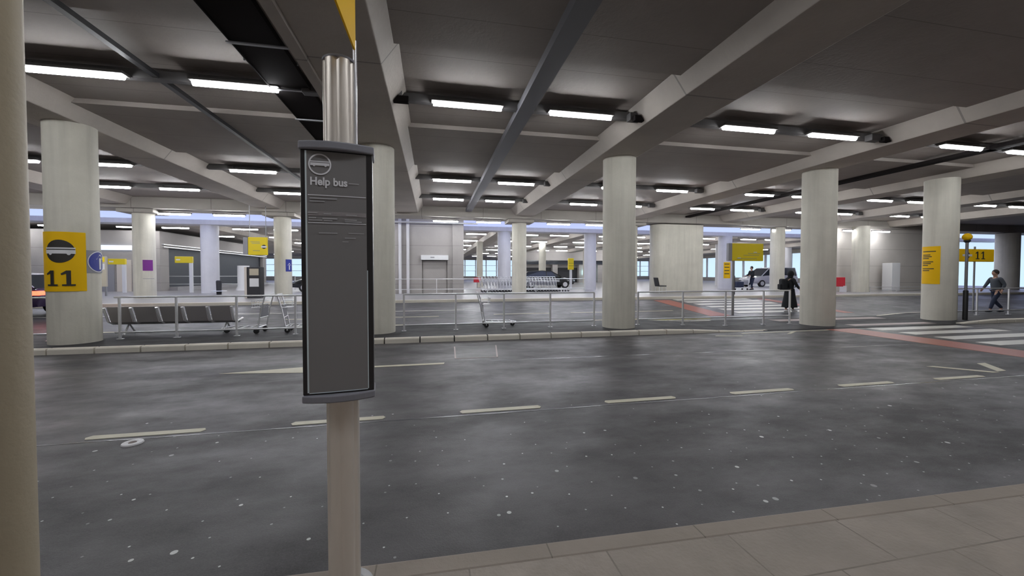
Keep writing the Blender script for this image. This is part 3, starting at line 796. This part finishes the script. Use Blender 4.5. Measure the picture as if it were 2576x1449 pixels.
railing([27.8, 30, 32.5, 35], 20.3, lambda x: G3, 'thin low railing along the panelled wall at right', zt=0.66, zb=0.46, r=0.02)
railing([-22, -19, -16, -13, -10], 31.5, lambda x: G3, 'thin guard railing in front of the dark roller shutters', zt=1.35, zb=0.8, r=0.02)

# ------------------------------------------------------------------ bench
bn = thing('metal_bench', 'row of five perforated metal seats behind the left railing', 'bench', (-7.72, 11.25, 0))
MB().box(-0.05, 2.75, 0.16, 0.22, 0.26, 0.31).build('cross_beam', M['steel_dark'], bn)
for i in range(5):
    x = i * 0.545
    s = MB()
    pr = [(-0.16, 0.72), (-0.13, 0.73), (-0.01, 0.40), (0.06, 0.33), (0.42, 0.36), (0.42, 0.335), (0.06, 0.30), (-0.03, 0.33)]
    s.prism(pr, 'x', x + 0.04, x + 0.49)
    s.build('seat', M['seat'], bn, bevel=0.006)
for i in range(6):
    x = i * 0.545 - 0.01
    b = MB(); b.tube([(x, -0.17, 0.70), (x, -0.03, 0.36), (x, 0.10, 0.30), (x, 0.42, 0.34)], 0.03, 8); b.build('arm_frame', M['steel'], bn, smooth=True)
for x in (0.28, 2.45):
    b = MB(); b.tube([(x, 0.0, 0.02), (x, 0.19, 0.28), (x, 0.40, 0.02)], 0.022, 8); b.build('leg', M['steel'], bn, smooth=True)

# ------------------------------------------------------------------ luggage trolleys
def trolley(label, loc, rz, group=None):
    t = thing('luggage_trolley', label, 'luggage trolley', loc, rz, group)
    b = MB()
    for s in (-0.25, 0.25): b.tube([(-0.42, s, 0.16), (0.45, s * 0.75, 0.13)], 0.016, 8)
    b.tube([(-0.42, -0.25, 0.16), (-0.42, 0.25, 0.16)], 0.016, 8); b.tube([(0.45, -0.19, 0.13), (0.52, 0, 0.13), (0.45, 0.19, 0.13)], 0.016, 8)
    for k in range(5): b.tube([(-0.35 + k * 0.18, -0.24, 0.15), (-0.35 + k * 0.18, 0.24, 0.15)], 0.008, 6)
    b.build('base_frame', M['steel'], t, smooth=True)
    b = MB()
    for s in (-0.25, 0.25): b.tube([(-0.42, s, 0.16), (-0.50, s, 0.62), (-0.60, s, 0.98)], 0.018, 8)
    b.tube([(-0.46, -0.25, 0.4), (-0.46, 0.25, 0.4)], 0.012, 6)
    b.build('upright_frame', M['steel'], t, smooth=True)
    b = MB(); b.tube([(-0.60, -0.28, 0.98), (-0.60, 0.28, 0.98)], 0.026, 10); b.build('handle', M['white'], t, smooth=True)
    b = MB()
    for zz in (0.66, 0.74, 0.84): b.tube([(-0.52, -0.24, zz), (-0.26, -0.2, zz), (-0.26, 0.2, zz), (-0.52, 0.24, zz)], 0.008, 6)
    for yy in (-0.2, -0.07, 0.07, 0.2): b.tube([(-0.26, yy, 0.84), (-0.28, yy, 0.66), (-0.5, yy, 0.66)], 0.006, 6)
    b.build('basket', M['steel'], t, smooth=True)
    MB().box(-0.475, -0.46, -0.22, 0.22, 0.42, 0.72).build('back_panel', M['sign_grey'], t)
    for (x, y) in ((-0.38, -0.24), (-0.38, 0.24), (0.42, 0.0)):
        wh = MB().prism([(x + 0.065 * math.cos(a * PI / 8), 0.067 + 0.065 * math.sin(a * PI / 8)) for a in range(16)], 'y', y - 0.02, y + 0.02)
        wh.build('wheel', M['tyre'], t)
        MB().box(x - 0.015, x + 0.015, y - 0.03, y - 0.02, 0.06, 0.15).build('fork', M['steel'], t)
    return t
tr = trolley('single empty luggage trolley parked behind the middle railing', (1.85, 11.2, 0), math.radians(0))
for (x, y, rz, lb) in ((-4.78, 11.25, 178, 'empty luggage trolley just right of the metal bench'), (-3.35, 11.3, 8, 'empty luggage trolley partly behind the bus stop sign')):
    c = copy_tree(tr); c.location = (x, y, 0); c.rotation_euler = (0, 0, math.radians(rz)); c['label'] = lb
for k in range(26):
    c = copy_tree(tr); c.location = (3.45 + k * 0.2, 24.9 + random.uniform(-0.03, 0.03), G3); c.rotation_euler = (0, 0, random.uniform(-0.02, 0.02))
    c['label'] = 'nested luggage trolley behind the far railing, %s' % ('leftmost of the row' if k == 0 else 'rightmost of the row' if k == 25 else 'number %d from the left' % (k + 1))
    c['group'] = 'nested luggage trolleys'

# ------------------------------------------------------------------ poles and hanging signs
def beacon(x, y, z, h, label, dark_to=1.05):
    t = thing('belisha_beacon', label, 'beacon', (x, y, z))
    MB().lathe([(0.065, 0), (0.065, dark_to), (0.055, dark_to + 0.02)], n=20).build('lower_pole', M['black'], t, smooth=True)
    b = MB(); b.lathe([(0.04, dark_to), (0.04, h - 0.28)], n=16); b.build('upper_pole', M['steel_dark'], t, smooth=True)
    MB().lathe([(0.05, h - 0.32), (0.09, h - 0.27), (0.09, h - 0.24)], n=16).build('collar', M['black'], t, smooth=True)
    MB().sphere((0, 0, h - 0.13), 0.125, 12).build('globe', M['yellow'], t, smooth=True)
    return t
beacon(17.7, 9.95, -0.105, 3.0, 'zebra crossing beacon with black pole and yellow globe at the right edge')
beacon(16.75, 19.3, G3, 2.65, 'zebra crossing beacon with yellow globe right of the wide pier')
beacon(38.0, 45.0, G3, 2.5, 'small distant yellow globe beacon above the silver van')

t = thing('pole_sign', 'large yellow flag sign on a grey pole behind the right middle railing', 'sign', (11.25, 13.0, gz(13.0) + 0.0))
b = MB(); b.tube([(0, 0, 0), (0, 0, 2.1)], 0.045, 14); b.build('pole', M['steel_dark'], t, smooth=True)
MB().box(-0.1, 1.3, -0.05, 0.05, 2.08, 2.75).build('sign_panel', M['yellow_far'], t, bevel=0.02)
MB().box(-0.26, -0.1, -0.06, 0.06, 2.08, 2.75).build('side_box', M['sign_grey'], t, bevel=0.01)
for (a, b_, z_) in ((0.6, 1.15, 2.36), (0.4, 1.1, 2.29), (0.1, 1.0, 2.16)):
    MB().box(a, b_, -0.056, -0.05, z_, z_ + 0.015).build('text_line', M['steel_dark'], t)
MB().box(0.85, 1.0, -0.057, -0.05, 2.40, 2.43).build('symbol', M['white'], t)
MB().box(0.14, 0.28, -0.057, -0.05, 2.18, 2.21).build('symbol', M['white'], t)

t = thing('hanging_sign', 'yellow hanging sign with white bus symbol left of the bus stop sign', 'sign', (-9.3, 21.9, 3.0))
t.location = (-8.25, 20.9, 2.42)
MB().box(-0.42, 0.42, -0.06, 0.06, 0, 0.86).build('sign_panel', M['yellow_far'], t, bevel=0.03)
MB().box(-0.62, -0.42, -0.07, 0.07, 0.02, 0.84).build('side_box', M['sign_grey'], t, bevel=0.01)
flat_obj('bus_symbol', [disc(lambda x, y: (x, -0.064, y), 0.28, 0.4, 0.0, 0.10)], M['sign_black'], t)
flat_obj('bus_bar', [patch(lambda x, y: (x, -0.067, y), 0.16, 0.40, 0.36, 0.44, 2)], M['white'], t)
for (a, b_, z_) in ((-0.3, 0.1, 0.62), (-0.25, 0.12, 0.55), (-0.2, 0.1, 0.2)):
    MB().box(a, b_, -0.066, -0.06, z_, z_ + 0.02).build('text_line', M['steel_dark'], t)
for s in (-0.35, 0.35): MB().box(s - 0.012, s + 0.012, -0.012, 0.012, 0.84, ZC - t.location.z + 0.01).build('hanger_rod', M['steel_dark'], t)

def post_sign(x, y, zt, zb, w_, label, bar=True, side=1):
    t = thing('post_sign', label, 'sign', (x, y, G3))
    b = MB(); b.box(-0.09, 0.09, -0.05, 0.05, 0, zb - G3 + 0.1); b.build('post', M['white'], t)
    x0, x1 = (-w_ + 0.1, 0.1) if side < 0 else (-w_ / 2, w_ / 2)
    MB().box(x0, x1, -0.08, 0.08, zb - G3, zt - G3).build('sign_panel', M['yellow_far'], t, bevel=0.02)
    if bar:
        MB().box(x0 + 0.08, x0 + 0.3, -0.087, -0.08, (zb + zt) / 2 - G3 - 0.04, (zb + zt) / 2 - G3 + 0.04).build('bus_bar', M['white'], t)
    return t
post_sign(-14.85, 28.0, 2.6, 2.2, 0.95, 'small yellow sign on a white post in front of the dark shutter', side=-1)
post_sign(-18.75, 28.5, 2.45, 2.1, 0.9, 'small orange-yellow sign at left beside the column with the purple sign', side=-1)
t = post_sign(10.7, 29.5, 2.75, 1.85, 0.45, 'narrow upright yellow sign on a post behind the trolleys', bar=False)
for zz in (1.8, 2.0): MB().box(-0.2, 0.2, -0.086, -0.08, zz, zz + 0.02).build('text_line', M['sign_black'], t)

t = thing('stop_sign', 'yellow horizontal sign reading 11 beside the right column', 'sign', (20.6, 11.6, 0))
b = MB(); b.tube([(0.45, 0, iz(20)), (0.45, 0, 2.6)], 0.03, 10); b.build('pole', M['steel_dark'], t, smooth=True)
MB().box(-0.42, 1.42, -0.05, 0.05, 2.0, 2.5).build('sign_panel', M['yellow'], t, bevel=0.02)
flat_obj('bus_roundel', [disc(lambda x, y: (x, -0.052, y), -0.02, 2.25, 0.0, 0.13)], M['sign_black'], t)
flat_obj('bus_symbol', [patch(lambda x, y: (x, -0.055, y), -0.28, 0.22, 2.21, 2.29, 2)], M['white'], t)
for dx in (0.52, 0.82): one(t, lambda x, y: (x + dx, -0.053, y + 2.1), 0.3, 0.07, 0.2)
tag(MB().box(-0.2, 0.2, -0.05, 0.05, 0, 0.38).build('small_sign', M['yellow_far'], loc=(25.7, 15.2, 1.75)), 'small yellow square sign at right above the walking person', 'sign')
sgp = bpy.data.objects['small_sign']
MB().box(-0.03, 0.03, 0.0, 0.05, gz(15.2) - 1.75, 0.02).build('post', M['steel_dark'], sgp)

# kiosk, ticket machine, bins
t = thing('ticket_machine', 'dark ticket machine left of the blue signed column', 'machine', (-8.5, 21.3, G3))
MB().box(-0.35, 0.25, -0.25, 0.25, 0, 1.5).build('cabinet', M['dark'], t, bevel=0.02)
MB().box(-0.2, 0.2, -0.265, -0.25, 0.55, 0.95).build('screen', M['white'], t)
MB().box(-0.2, 0.2, -0.265, -0.25, 1.1, 1.42).build('poster', M['pub'], t)
MB().box(-0.42, -0.32, -0.28, 0.28, 0, 1.5).build('side_panel', M['cream_door'], t)
t = thing('litter_bin', 'small dark litter bin with pale ring right of the bluish column', 'bin', (-11.9, 25.0, G3))
MB().lathe([(0.12, 0), (0.14, 0.75), (0.1, 0.8)], n=20).build('bin_body', M['dark'], t, smooth=True)
MB().lathe([(0.36, 0.18), (0.38, 0.2), (0.36, 0.22)], n=24).build('bin_ring', M['steel'], t, smooth=True)
t = thing('bollard', 'short white cylindrical bollard in front of the right shutter', 'bollard', (-13.2, 31.0, G3))
MB().lathe([(0.5, 0), (0.36, 0.3), (0.36, 1.75)], n=28).build('bollard_body', M['white'], t, smooth=True)
t = thing('small_sign', 'tiny red sign on a post right of the concrete lift block', 'sign', (3.65, 33.0, G3))
MB().box(-0.3, 0.3, -0.03, 0.03, 0.45, 0.85).build('sign_panel', M['red'], t)
MB().box(-0.03, 0.03, 0.03, 0.07, 0, 0.8).build('post', M['steel_dark'], t)
# black chair beside the pier
t = thing('waiting_chair', 'small black chair with silver legs left of the wide pier', 'chair', (13.3, 21.1, G3), math.radians(90))
MB().box(-0.24, 0.24, -0.24, 0.24, 0.42, 0.48).build('seat', M['black'], t, bevel=0.02)
MB().prism([(0.2, 0.46), (0.26, 0.46), (0.36, 0.95), (0.31, 0.95)], 'x', -0.22, 0.22).build('backrest', M['black'], t, bevel=0.01)
for sx in (-0.2, 0.2):
    for sy in (-0.2, 0.2):
        b = MB(); b.tube([(sx, sy, 0.44), (sx * 1.1, sy * 1.2, 0)], 0.014, 8); b.build('leg', M['steel'], t, smooth=True)

# road stud
t = thing('road_stud', 'small round white road stud beside the leftmost lane dash', 'road stud', (-2.86, 4.4, -0.12))
MB().lathe([(0.085, 0), (0.08, 0.012), (0.045, 0.016), (0.03, 0.006)], n=28).build('stud_ring', M['white'], t, smooth=True)
MB().lathe([(0.032, 0), (0.03, 0.012)], n=20).build('stud_centre', simple('stud_brown', (0.08, 0.04, 0.03), 0.5), t, smooth=True)

# CCTV style boxes on the beams
for (x, y, lb) in ((-0.6, 7.9, 'small dark camera box on the beam above the bus stop sign'), (4.42, 7.85, 'small dark camera box on the beam over the bare middle column'),
                   (11.18, 7.85, 'small dark camera box on the beam over the person in black')):
    t = thing('camera_box', lb, 'camera', (x, y, CZ + 3.36))
    MB().box(-0.16, 0.16, -0.07, 0.07, -0.06, 0.06).build('camera_body', M['tray'], t, bevel=0.02)
    MB().box(-0.03, 0.03, -0.03, 0.03, 0.05, 0.28).build('bracket', M['steel_dark'], t)

# ------------------------------------------------------------------ cars
def car(label, loc, rz, paint, L=4.4, W=1.78, Hh=1.45, van=False, head=False, tail=False):
    t = thing('car', label, 'car', loc, rz)
    # side profile (x forward), built as cross sections along x
    if van:
        st = [(-L/2, .55, .9, 1.0), (-L/2 + .05, .35, 1.0, 1.0), (-L/2 + .9, .3, 1.05, 1.0), (-.2, .28, 1.05, 1.0), (1.0, .28, 1.02, 1.0), (1.6, .3, .95, .98), (L/2 - .1, .35, .78, .92), (L/2, .45, .6, .85)]
        gh = [(-L/2 + .04, 1.0), (-L/2 + .12, Hh), (-.3, Hh + .02), (.55, Hh - .05), (1.45, .98)]
    else:
        st = [(-L/2, .5, .78, .9), (-L/2 + .08, .35, .95, .96), (-L/2 + .9, .28, .97, 1.0), (-.2, .26, .95, 1.0), (.9, .26, .93, 1.0), (1.5, .28, .85, .98), (L/2 - .1, .32, .68, .9), (L/2, .42, .56, .82)]
        gh = [(-L/2 + .15, .95), (-L/2 + .65, Hh - .08), (-.5, Hh), (.35, Hh - .04), (1.15, .92)]
    b = MB(); vs = []; n = 10
    for (x, z0, z1, wf) in st:
        hw = W / 2 * wf
        ring = [(-hw * .9, z0), (-hw, z0 + .12), (-hw, (z0 + z1) / 2), (-hw * .97, z1 - .05), (-hw * .85, z1), (hw * .85, z1), (hw * .97, z1 - .05), (hw, (z0 + z1) / 2), (hw, z0 + .12), (hw * .9, z0)]
        vs += [(x, y, z) for y, z in ring]
    fs = [(i * n + k, i * n + (k + 1) % n, (i + 1) * n + (k + 1) % n, (i + 1) * n + k) for i in range(len(st) - 1) for k in range(n)]
    fs += [tuple(range(n))[::-1], tuple(range((len(st) - 1) * n, len(st) * n))]
    b.add(vs, fs); b.build('body', paint, t, smooth=True, bevel=0)
    def green(inset, top, nm, mat, zshift=0):
        g = MB(); m_ = len(gh); vs = []
        for (x, z) in gh:
            k = (z - .92) / (Hh - .92); hw = W / 2 * (.93 - .17 * max(0, k)) - inset
            vs += [(x, -hw, z + zshift), (x, hw, z + zshift)]
        low = [(gh[0][0], -W / 2 * .9, .9), (gh[0][0], W / 2 * .9, .9), (gh[-1][0], W / 2 * .9, .88), (gh[-1][0], -W / 2 * .9, .88)]
        o_ = len(vs); vs += low
        fs = [(2 * i, 2 * i + 1, 2 * i + 3, 2 * i + 2) for i in range(m_ - 1)]
        fs += [tuple([2 * i for i in range(m_)] + [o_ + 3, o_]), tuple([2 * i + 1 for i in range(m_)] + [o_ + 2, o_ + 1])]
        g.add(vs, fs); return g.build(nm, mat, t)
    green(0, 0, 'windows', M['glass_dark'])
    r = MB(); x0, z0 = gh[1]; x1, z1 = gh[3]
    hw = W / 2 * .76
    r.prism([(x0, z0 - .03), (gh[2][0], gh[2][1] - .03), (x1, z1 - .03), (x1, z1 + .015), (gh[2][0], gh[2][1] + .02), (x0, z0 + .015)], 'y', -hw - .01, hw + .01)
    r.build('roof', paint, t, bevel=0.01)
    for s in (-1, 1):
        for (xa, za, xb, zb) in ((gh[3][0], gh[3][1], gh[4][0], gh[4][1]), (gh[1][0], gh[1][1], gh[0][0], gh[0][1]), (-.15, Hh - .03, -.12, .93)):
            pl = MB(); pl.tube([(xa, s * W / 2 * .765, za - .02), (xb, s * W / 2 * .925, zb)], 0.035, 6); pl.build('pillar', paint, t, smooth=True)
    for sx in (-L * .31, L * .31):
        for s in (-1, 1):
            wl = MB().prism([(sx + .31 * math.cos(a * PI / 14), .31 + .31 * math.sin(a * PI / 14)) for a in range(28)], 'y', s * (W / 2 - .2), s * (W / 2 + .01))
            ww = wl.build('wheel', M['tyre'], t)
            MB().prism([(sx + .19 * math.cos(a * PI / 10), .31 + .19 * math.sin(a * PI / 10)) for a in range(20)], 'y', s * (W / 2 + .005), s * (W / 2 + .02)).build('rim', M['steel'], ww)
    for s in (-1, 1):
        MB().box(-L/2 - .01, -L/2 + .25, s * W * .42 - .12, s * W * .42 + .12, .72, .86).build('tail_light', M['tail'] if tail else M['red'], t, bevel=.02)
        MB().box(L/2 - .25, L/2 + .0, s * W * .34 - .16, s * W * .34 + .16, .55, .68).build('headlight', M['head'] if head else M['bright_trim'], t, bevel=.02)
    MB().box(-L/2 - .02, -L/2 + .1, -.26, .26, .55, .66).build('number_plate', M['yellow_far'], t)
    return t
car('dark purple car with lit red tail light at the far left edge', (-14.5, 16.0, gz(16.0)), PI, M['car_purple'], tail=True)
car('black car half hidden behind the bus stop sign', (-6.6, 27.6, G3), PI, M['car_black'], Hh=1.5)
car('dark estate car behind the nested luggage trolleys', (9.2, 31.5, G3), 0, M['car_black'], L=4.6, Hh=1.42)
car('silver people carrier parked beyond the zebra crossing', (30.3, 30.8, G3), PI, M['silver'], L=4.7, W=1.9, Hh=1.72, van=True, head=False)
car('dark car right behind the person in black', (32.6, 26.0, G3), math.radians(90), M['car_black'], Hh=1.5, tail=True)

# ------------------------------------------------------------------ people
def skin_mesh(name, nodes, edges, mat, parent, sub=2):
    me = bpy.data.meshes.new(name)
    me.from_pydata([n[0] for n in nodes], edges, [])
    o = bpy.data.objects.new(name, me); col.objects.link(o)
    sk = o.modifiers.new('skin', 'SKIN'); sk.use_smooth_shade = True
    if not me.skin_vertices: 
        bm = bmesh.new(); bm.from_mesh(me); bm.verts.layers.skin.verify(); bm.to_mesh(me); bm.free()
    for i, n in enumerate(nodes):
        r = n[1]; me.skin_vertices[0].data[i].radius = r if isinstance(r, tuple) else (r, r)
        me.skin_vertices[0].data[i].use_root = (i == 0)
    sb = o.modifiers.new('sub', 'SUBSURF'); sb.levels = sub; sb.render_levels = sub
    dg = bpy.context.evaluated_depsgraph_get()
    m2 = bpy.data.meshes.new_from_object(o.evaluated_get(dg))
    bpy.data.objects.remove(o)
    m2.name = name; m2.materials.clear(); m2.materials.append(mat)
    m2.polygons.foreach_set('use_smooth', [True] * len(m2.polygons))
    o2 = bpy.data.objects.new(name, m2); col.objects.link(o2); o2.parent = parent
    return o2
def person(label, loc, rz, h, top, legs, shoes, stride=0.32, coat=False, backpack=False, arms='swing', lean=0.05):
    """faces +x; z up; feet at 0"""
    k = h / 1.72
    t = thing('person', label, 'person', loc, rz)
    V = lambda x, y, z: Vector((x * k, y * k, z * k))
    pel = V(0, 0, .92); ch = V(lean * .8, 0, 1.28); nk = V(lean, 0, 1.46); hb = V(lean + .02, 0, 1.55); ht = V(lean + .015, 0, 1.66)
    a = stride
    L = dict(hipL=V(0, .09, .88), knL=V(a * .62, .10, .48), anL=V(a, .10, .09), toL=V(a + .15, .11, .035),
             hipR=V(0, -.09, .88), knR=V(-a * .25 + .06, -.10, .47), anR=V(-a, -.10, .12), toR=V(-a + .14, -.11, .035))
    shL, shR = V(lean - .01, .18, 1.40), V(lean - .01, -.18, 1.40)
    if arms == 'swing':
        elL, wrL = V(lean - .12, .23, 1.13), V(lean - .02, .24, .90); elR, wrR = V(lean + .1, -.23, 1.14), V(lean + .24, -.22, .95)
    else:
        elL, wrL = V(lean + .06, .22, 1.14), V(lean + .32, .19, 1.05); elR, wrR = V(lean + .06, -.22, 1.14), V(lean + .32, -.19, 1.05)
    nodes = [(pel, (.13 * k, .10 * k)), (ch, (.14 * k, .105 * k)), (nk, .055 * k), (hb, .075 * k), (ht, .07 * k),
             (L['hipL'], .085 * k), (L['knL'], .055 * k), (L['anL'], .036 * k), (L['toL'], .028 * k),
             (L['hipR'], .085 * k), (L['knR'], .055 * k), (L['anR'], .036 * k), (L['toR'], .028 * k),
             (shL, .055 * k), (elL, .038 * k), (wrL, .026 * k), (shR, .055 * k), (elR, .038 * k), (wrR, .026 * k)]
    ed = [(0, 1), (1, 2), (2, 3), (3, 4), (0, 5), (5, 6), (6, 7), (7, 8), (0, 9), (9, 10), (10, 11), (11, 12), (1, 13), (13, 14), (14, 15), (1, 16), (16, 17), (17, 18)]
    body = skin_mesh('body', nodes, ed, M['skin'], t)
    # head shape, nose, ears, hands and fingers joined to the same body
    hd = MB()
    hc = hb * 0.45 + ht * 0.55
    hd.sphere(hc, .098 * k, 12, (1.02, .8, 1.22))
    hd.sphere(hc + V(.098, 0, -.02), .016 * k, 6, (1.2, .8, 1.4))
    for s in (-1, 1): hd.sphere(hc + V(-.005, s * .079, -.015), .02 * k, 6, (.9, .4, 1.4))
    for (el, wr, s) in ((elL, wrL, 1), (elR, wrR, -1)):
        d = (wr - el).normalized(); side = Vector((1, 0, 0)) if abs(d.x) < .7 else Vector((0, 0, 1))
        side = (side - d * side.dot(d)).normalized()
        pc = wr + d * (.045 * k); hd.tube([wr - d * .02, wr + d * .03 * k, wr + d * .085 * k], 0, 10, rr=[.024 * k, .034 * k, .03 * k])
        nrm = d.cross(side)
        for j in range(4):
            st_ = wr + d * .075 * k + side * ((j - 1.5) * .018 * k); ln = (.06, .075, .07, .055)[j] * k
            hd.tube([st_, st_ + d * ln * .5, st_ + d * ln * .85 + nrm * (-s) * .02 * k], 0, 6, rr=[.0095 * k, .009 * k, .007 * k])
        st_ = wr + d * .03 * k + side * .03 * k
        hd.tube([st_, st_ + d * .03 * k + side * .025 * k, st_ + d * .06 * k + side * .028 * k], 0, 6, rr=[.011 * k, .01 * k, .008 * k])
    hm = hd.build('head_hands', M['skin'], None, smooth=True)
    bm = bmesh.new(); bm.from_mesh(body.data); bm.from_mesh(hm.data); bm.to_mesh(body.data); bm.free()
    body.data.polygons.foreach_set('use_smooth', [True] * len(body.data.polygons))
    bpy.data.objects.remove(hm)
    eyes = MB()
    for s in (-1, 1): eyes.sphere(hc + V(.088, s * .032, .012), .007 * k, 6)
    eyes.build('eyes', M['hair'], t, smooth=True)
    MB().box(hc.x + .088 * k, hc.x + .097 * k, -.022 * k, .022 * k, hc.z - .058 * k, hc.z - .05 * k).build('mouth', M['red'], t)
    # hair
    hr = MB(); hr.sphere(hc + V(-.02, 0, .028), .108 * k, 12, (1.0, .86, 1.12)); hr.build('hair', M['hair'], t, smooth=True)
    # jacket
    if coat:
        cb = MB(); n = 24; lv = ((1.0, .17, .14), (.85, .19, .17), (.6, .23, .19), (.35, .28, .21), (.2, .30, .22))
        vs = [(q * k * math.cos(2 * PI * i / n) + .01 * k, w_ * k * math.sin(2 * PI * i / n), z_ * k) for (z_, q, w_) in lv for i in range(n)]
        cb.add(vs, [(j * n + i, j * n + (i + 1) % n, (j + 1) * n + (i + 1) % n, (j + 1) * n + i) for j in range(len(lv) - 1) for i in range(n)] + [tuple(range(n))])
        cb.build('coat_skirt', top, t, smooth=True)
        hr = MB(); hr.sphere(hc + V(-.035, 0, .0), .125 * k, 12, (1.0, .95, 1.2)); hr.sphere(nk + V(-.02, 0, .03), .10 * k, 10); hr.build('head_scarf', top, t, smooth=True)
    jn = [(V(0, 0, .84), (.165 * k, .135 * k)), (ch + V(0, 0, -.04), (.175 * k, .135 * k)), (nk + V(0, 0, -.04), (.085 * k, .075 * k)),
          (shL, .078 * k), (elL, .06 * k), (wrL + (elL - wrL) * .12, .045 * k), (shR, .078 * k), (elR, .06 * k), (wrR + (elR - wrR) * .12, .045 * k)]
    je = [(0, 1), (1, 2), (1, 3), (3, 4), (4, 5), (1, 6), (6, 7), (7, 8)]
    skin_mesh('jacket', jn, je, top, t)
    tn = [(V(0, 0, .97), (.14 * k, .11 * k)), (L['hipL'] + V(0, 0, -.06), .098 * k), (L['knL'], .072 * k), (L['anL'] + V(0, 0, .03), .055 * k),
          (L['hipR'] + V(0, 0, -.06), .098 * k), (L['knR'], .072 * k), (L['anR'] + V(0, 0, .03), .055 * k)]
    skin_mesh('trousers', tn, [(0, 1), (1, 2), (2, 3), (0, 4), (4, 5), (5, 6)], legs, t)
    for (an, to) in ((L['anL'], L['toL']), (L['anR'], L['toR'])):
        b = MB(); b.tube([Vector((an.x - .06 * k, an.y, .05 * k)), Vector((an.x, an.y, .062 * k)), Vector(((an.x + to.x) / 2, to.y, .052 * k)), Vector((to.x + .02 * k, to.y, .04 * k))], 0, 12, rr=[.035 * k, .055 * k, .046 * k, .03 * k])
        b.build('shoe', shoes, t, smooth=True)
    if backpack:
        bk = thing('backpack', 'black backpack worn by the person in black', 'backpack', loc, rz)
        x0 = (lean - .17) * k
        MB().box(x0 - .24 * k, x0, -.16 * k, .16 * k, .92 * k, 1.40 * k).build('bag_body', M['cloth_black'], bk, bevel=.06)
        MB().box(x0 - .30 * k, x0 - .22 * k, -.12 * k, .12 * k, .95 * k, 1.18 * k).build('pocket', M['cloth_black'], bk, bevel=.03)
        b = MB()
        for s in (-.1, .1): b.tube([(x0 + .0, s * k, 1.38 * k), (x0 + .12 * k, s * k, 1.47 * k), (x0 + .30 * k, s * k, 1.36 * k), (x0 + .28 * k, s * 1.3 * k, 1.05 * k), (x0, s * k, 1.0 * k)], .018, 8)
        b.build('straps', M['cloth_black'], bk, smooth=True)
    return t
person('person in black with long coat, backpack and pale shoes walking past the column', (14.2, 13.35, gz(13.35) + 0.012), math.radians(-20), 1.66, M['cloth_black'], M['cloth_black'], M['white'], 0.2, coat=True, backpack=True)
person('person in dark jacket and navy trousers striding at the right edge', (22.0, 11.45, 0.0), math.radians(160), 1.66, M['cloth_grey'], M['cloth_navy'], M['cloth_black'], 0.3)
person('small distant person in black left of the silver van', (22.9, 24.6, G3), math.radians(180), 1.7, M['cloth_black'], M['cloth_navy'], M['cloth_black'], 0.15, arms='push')
c = copy_tree(tr); c.location = (21.9, 24.6, G3); c.rotation_euler = (0, 0, PI); c['label'] = 'luggage trolley pushed by the small distant person'
t = thing('suitcase', 'dark suitcase lying on the distant pushed trolley', 'suitcase', (21.8, 24.6, G3 + 0.185))
MB().box(-0.3, 0.25, -0.2, 0.2, 0, 0.42).build('shell', M['cloth_navy'], t, bevel=0.05)
b = MB(); b.tube([(-0.1, 0, 0.41), (-0.1, 0, 0.46), (0.08, 0, 0.46), (0.08, 0, 0.41)], 0.012, 6); b.build('handle', M['black'], t)
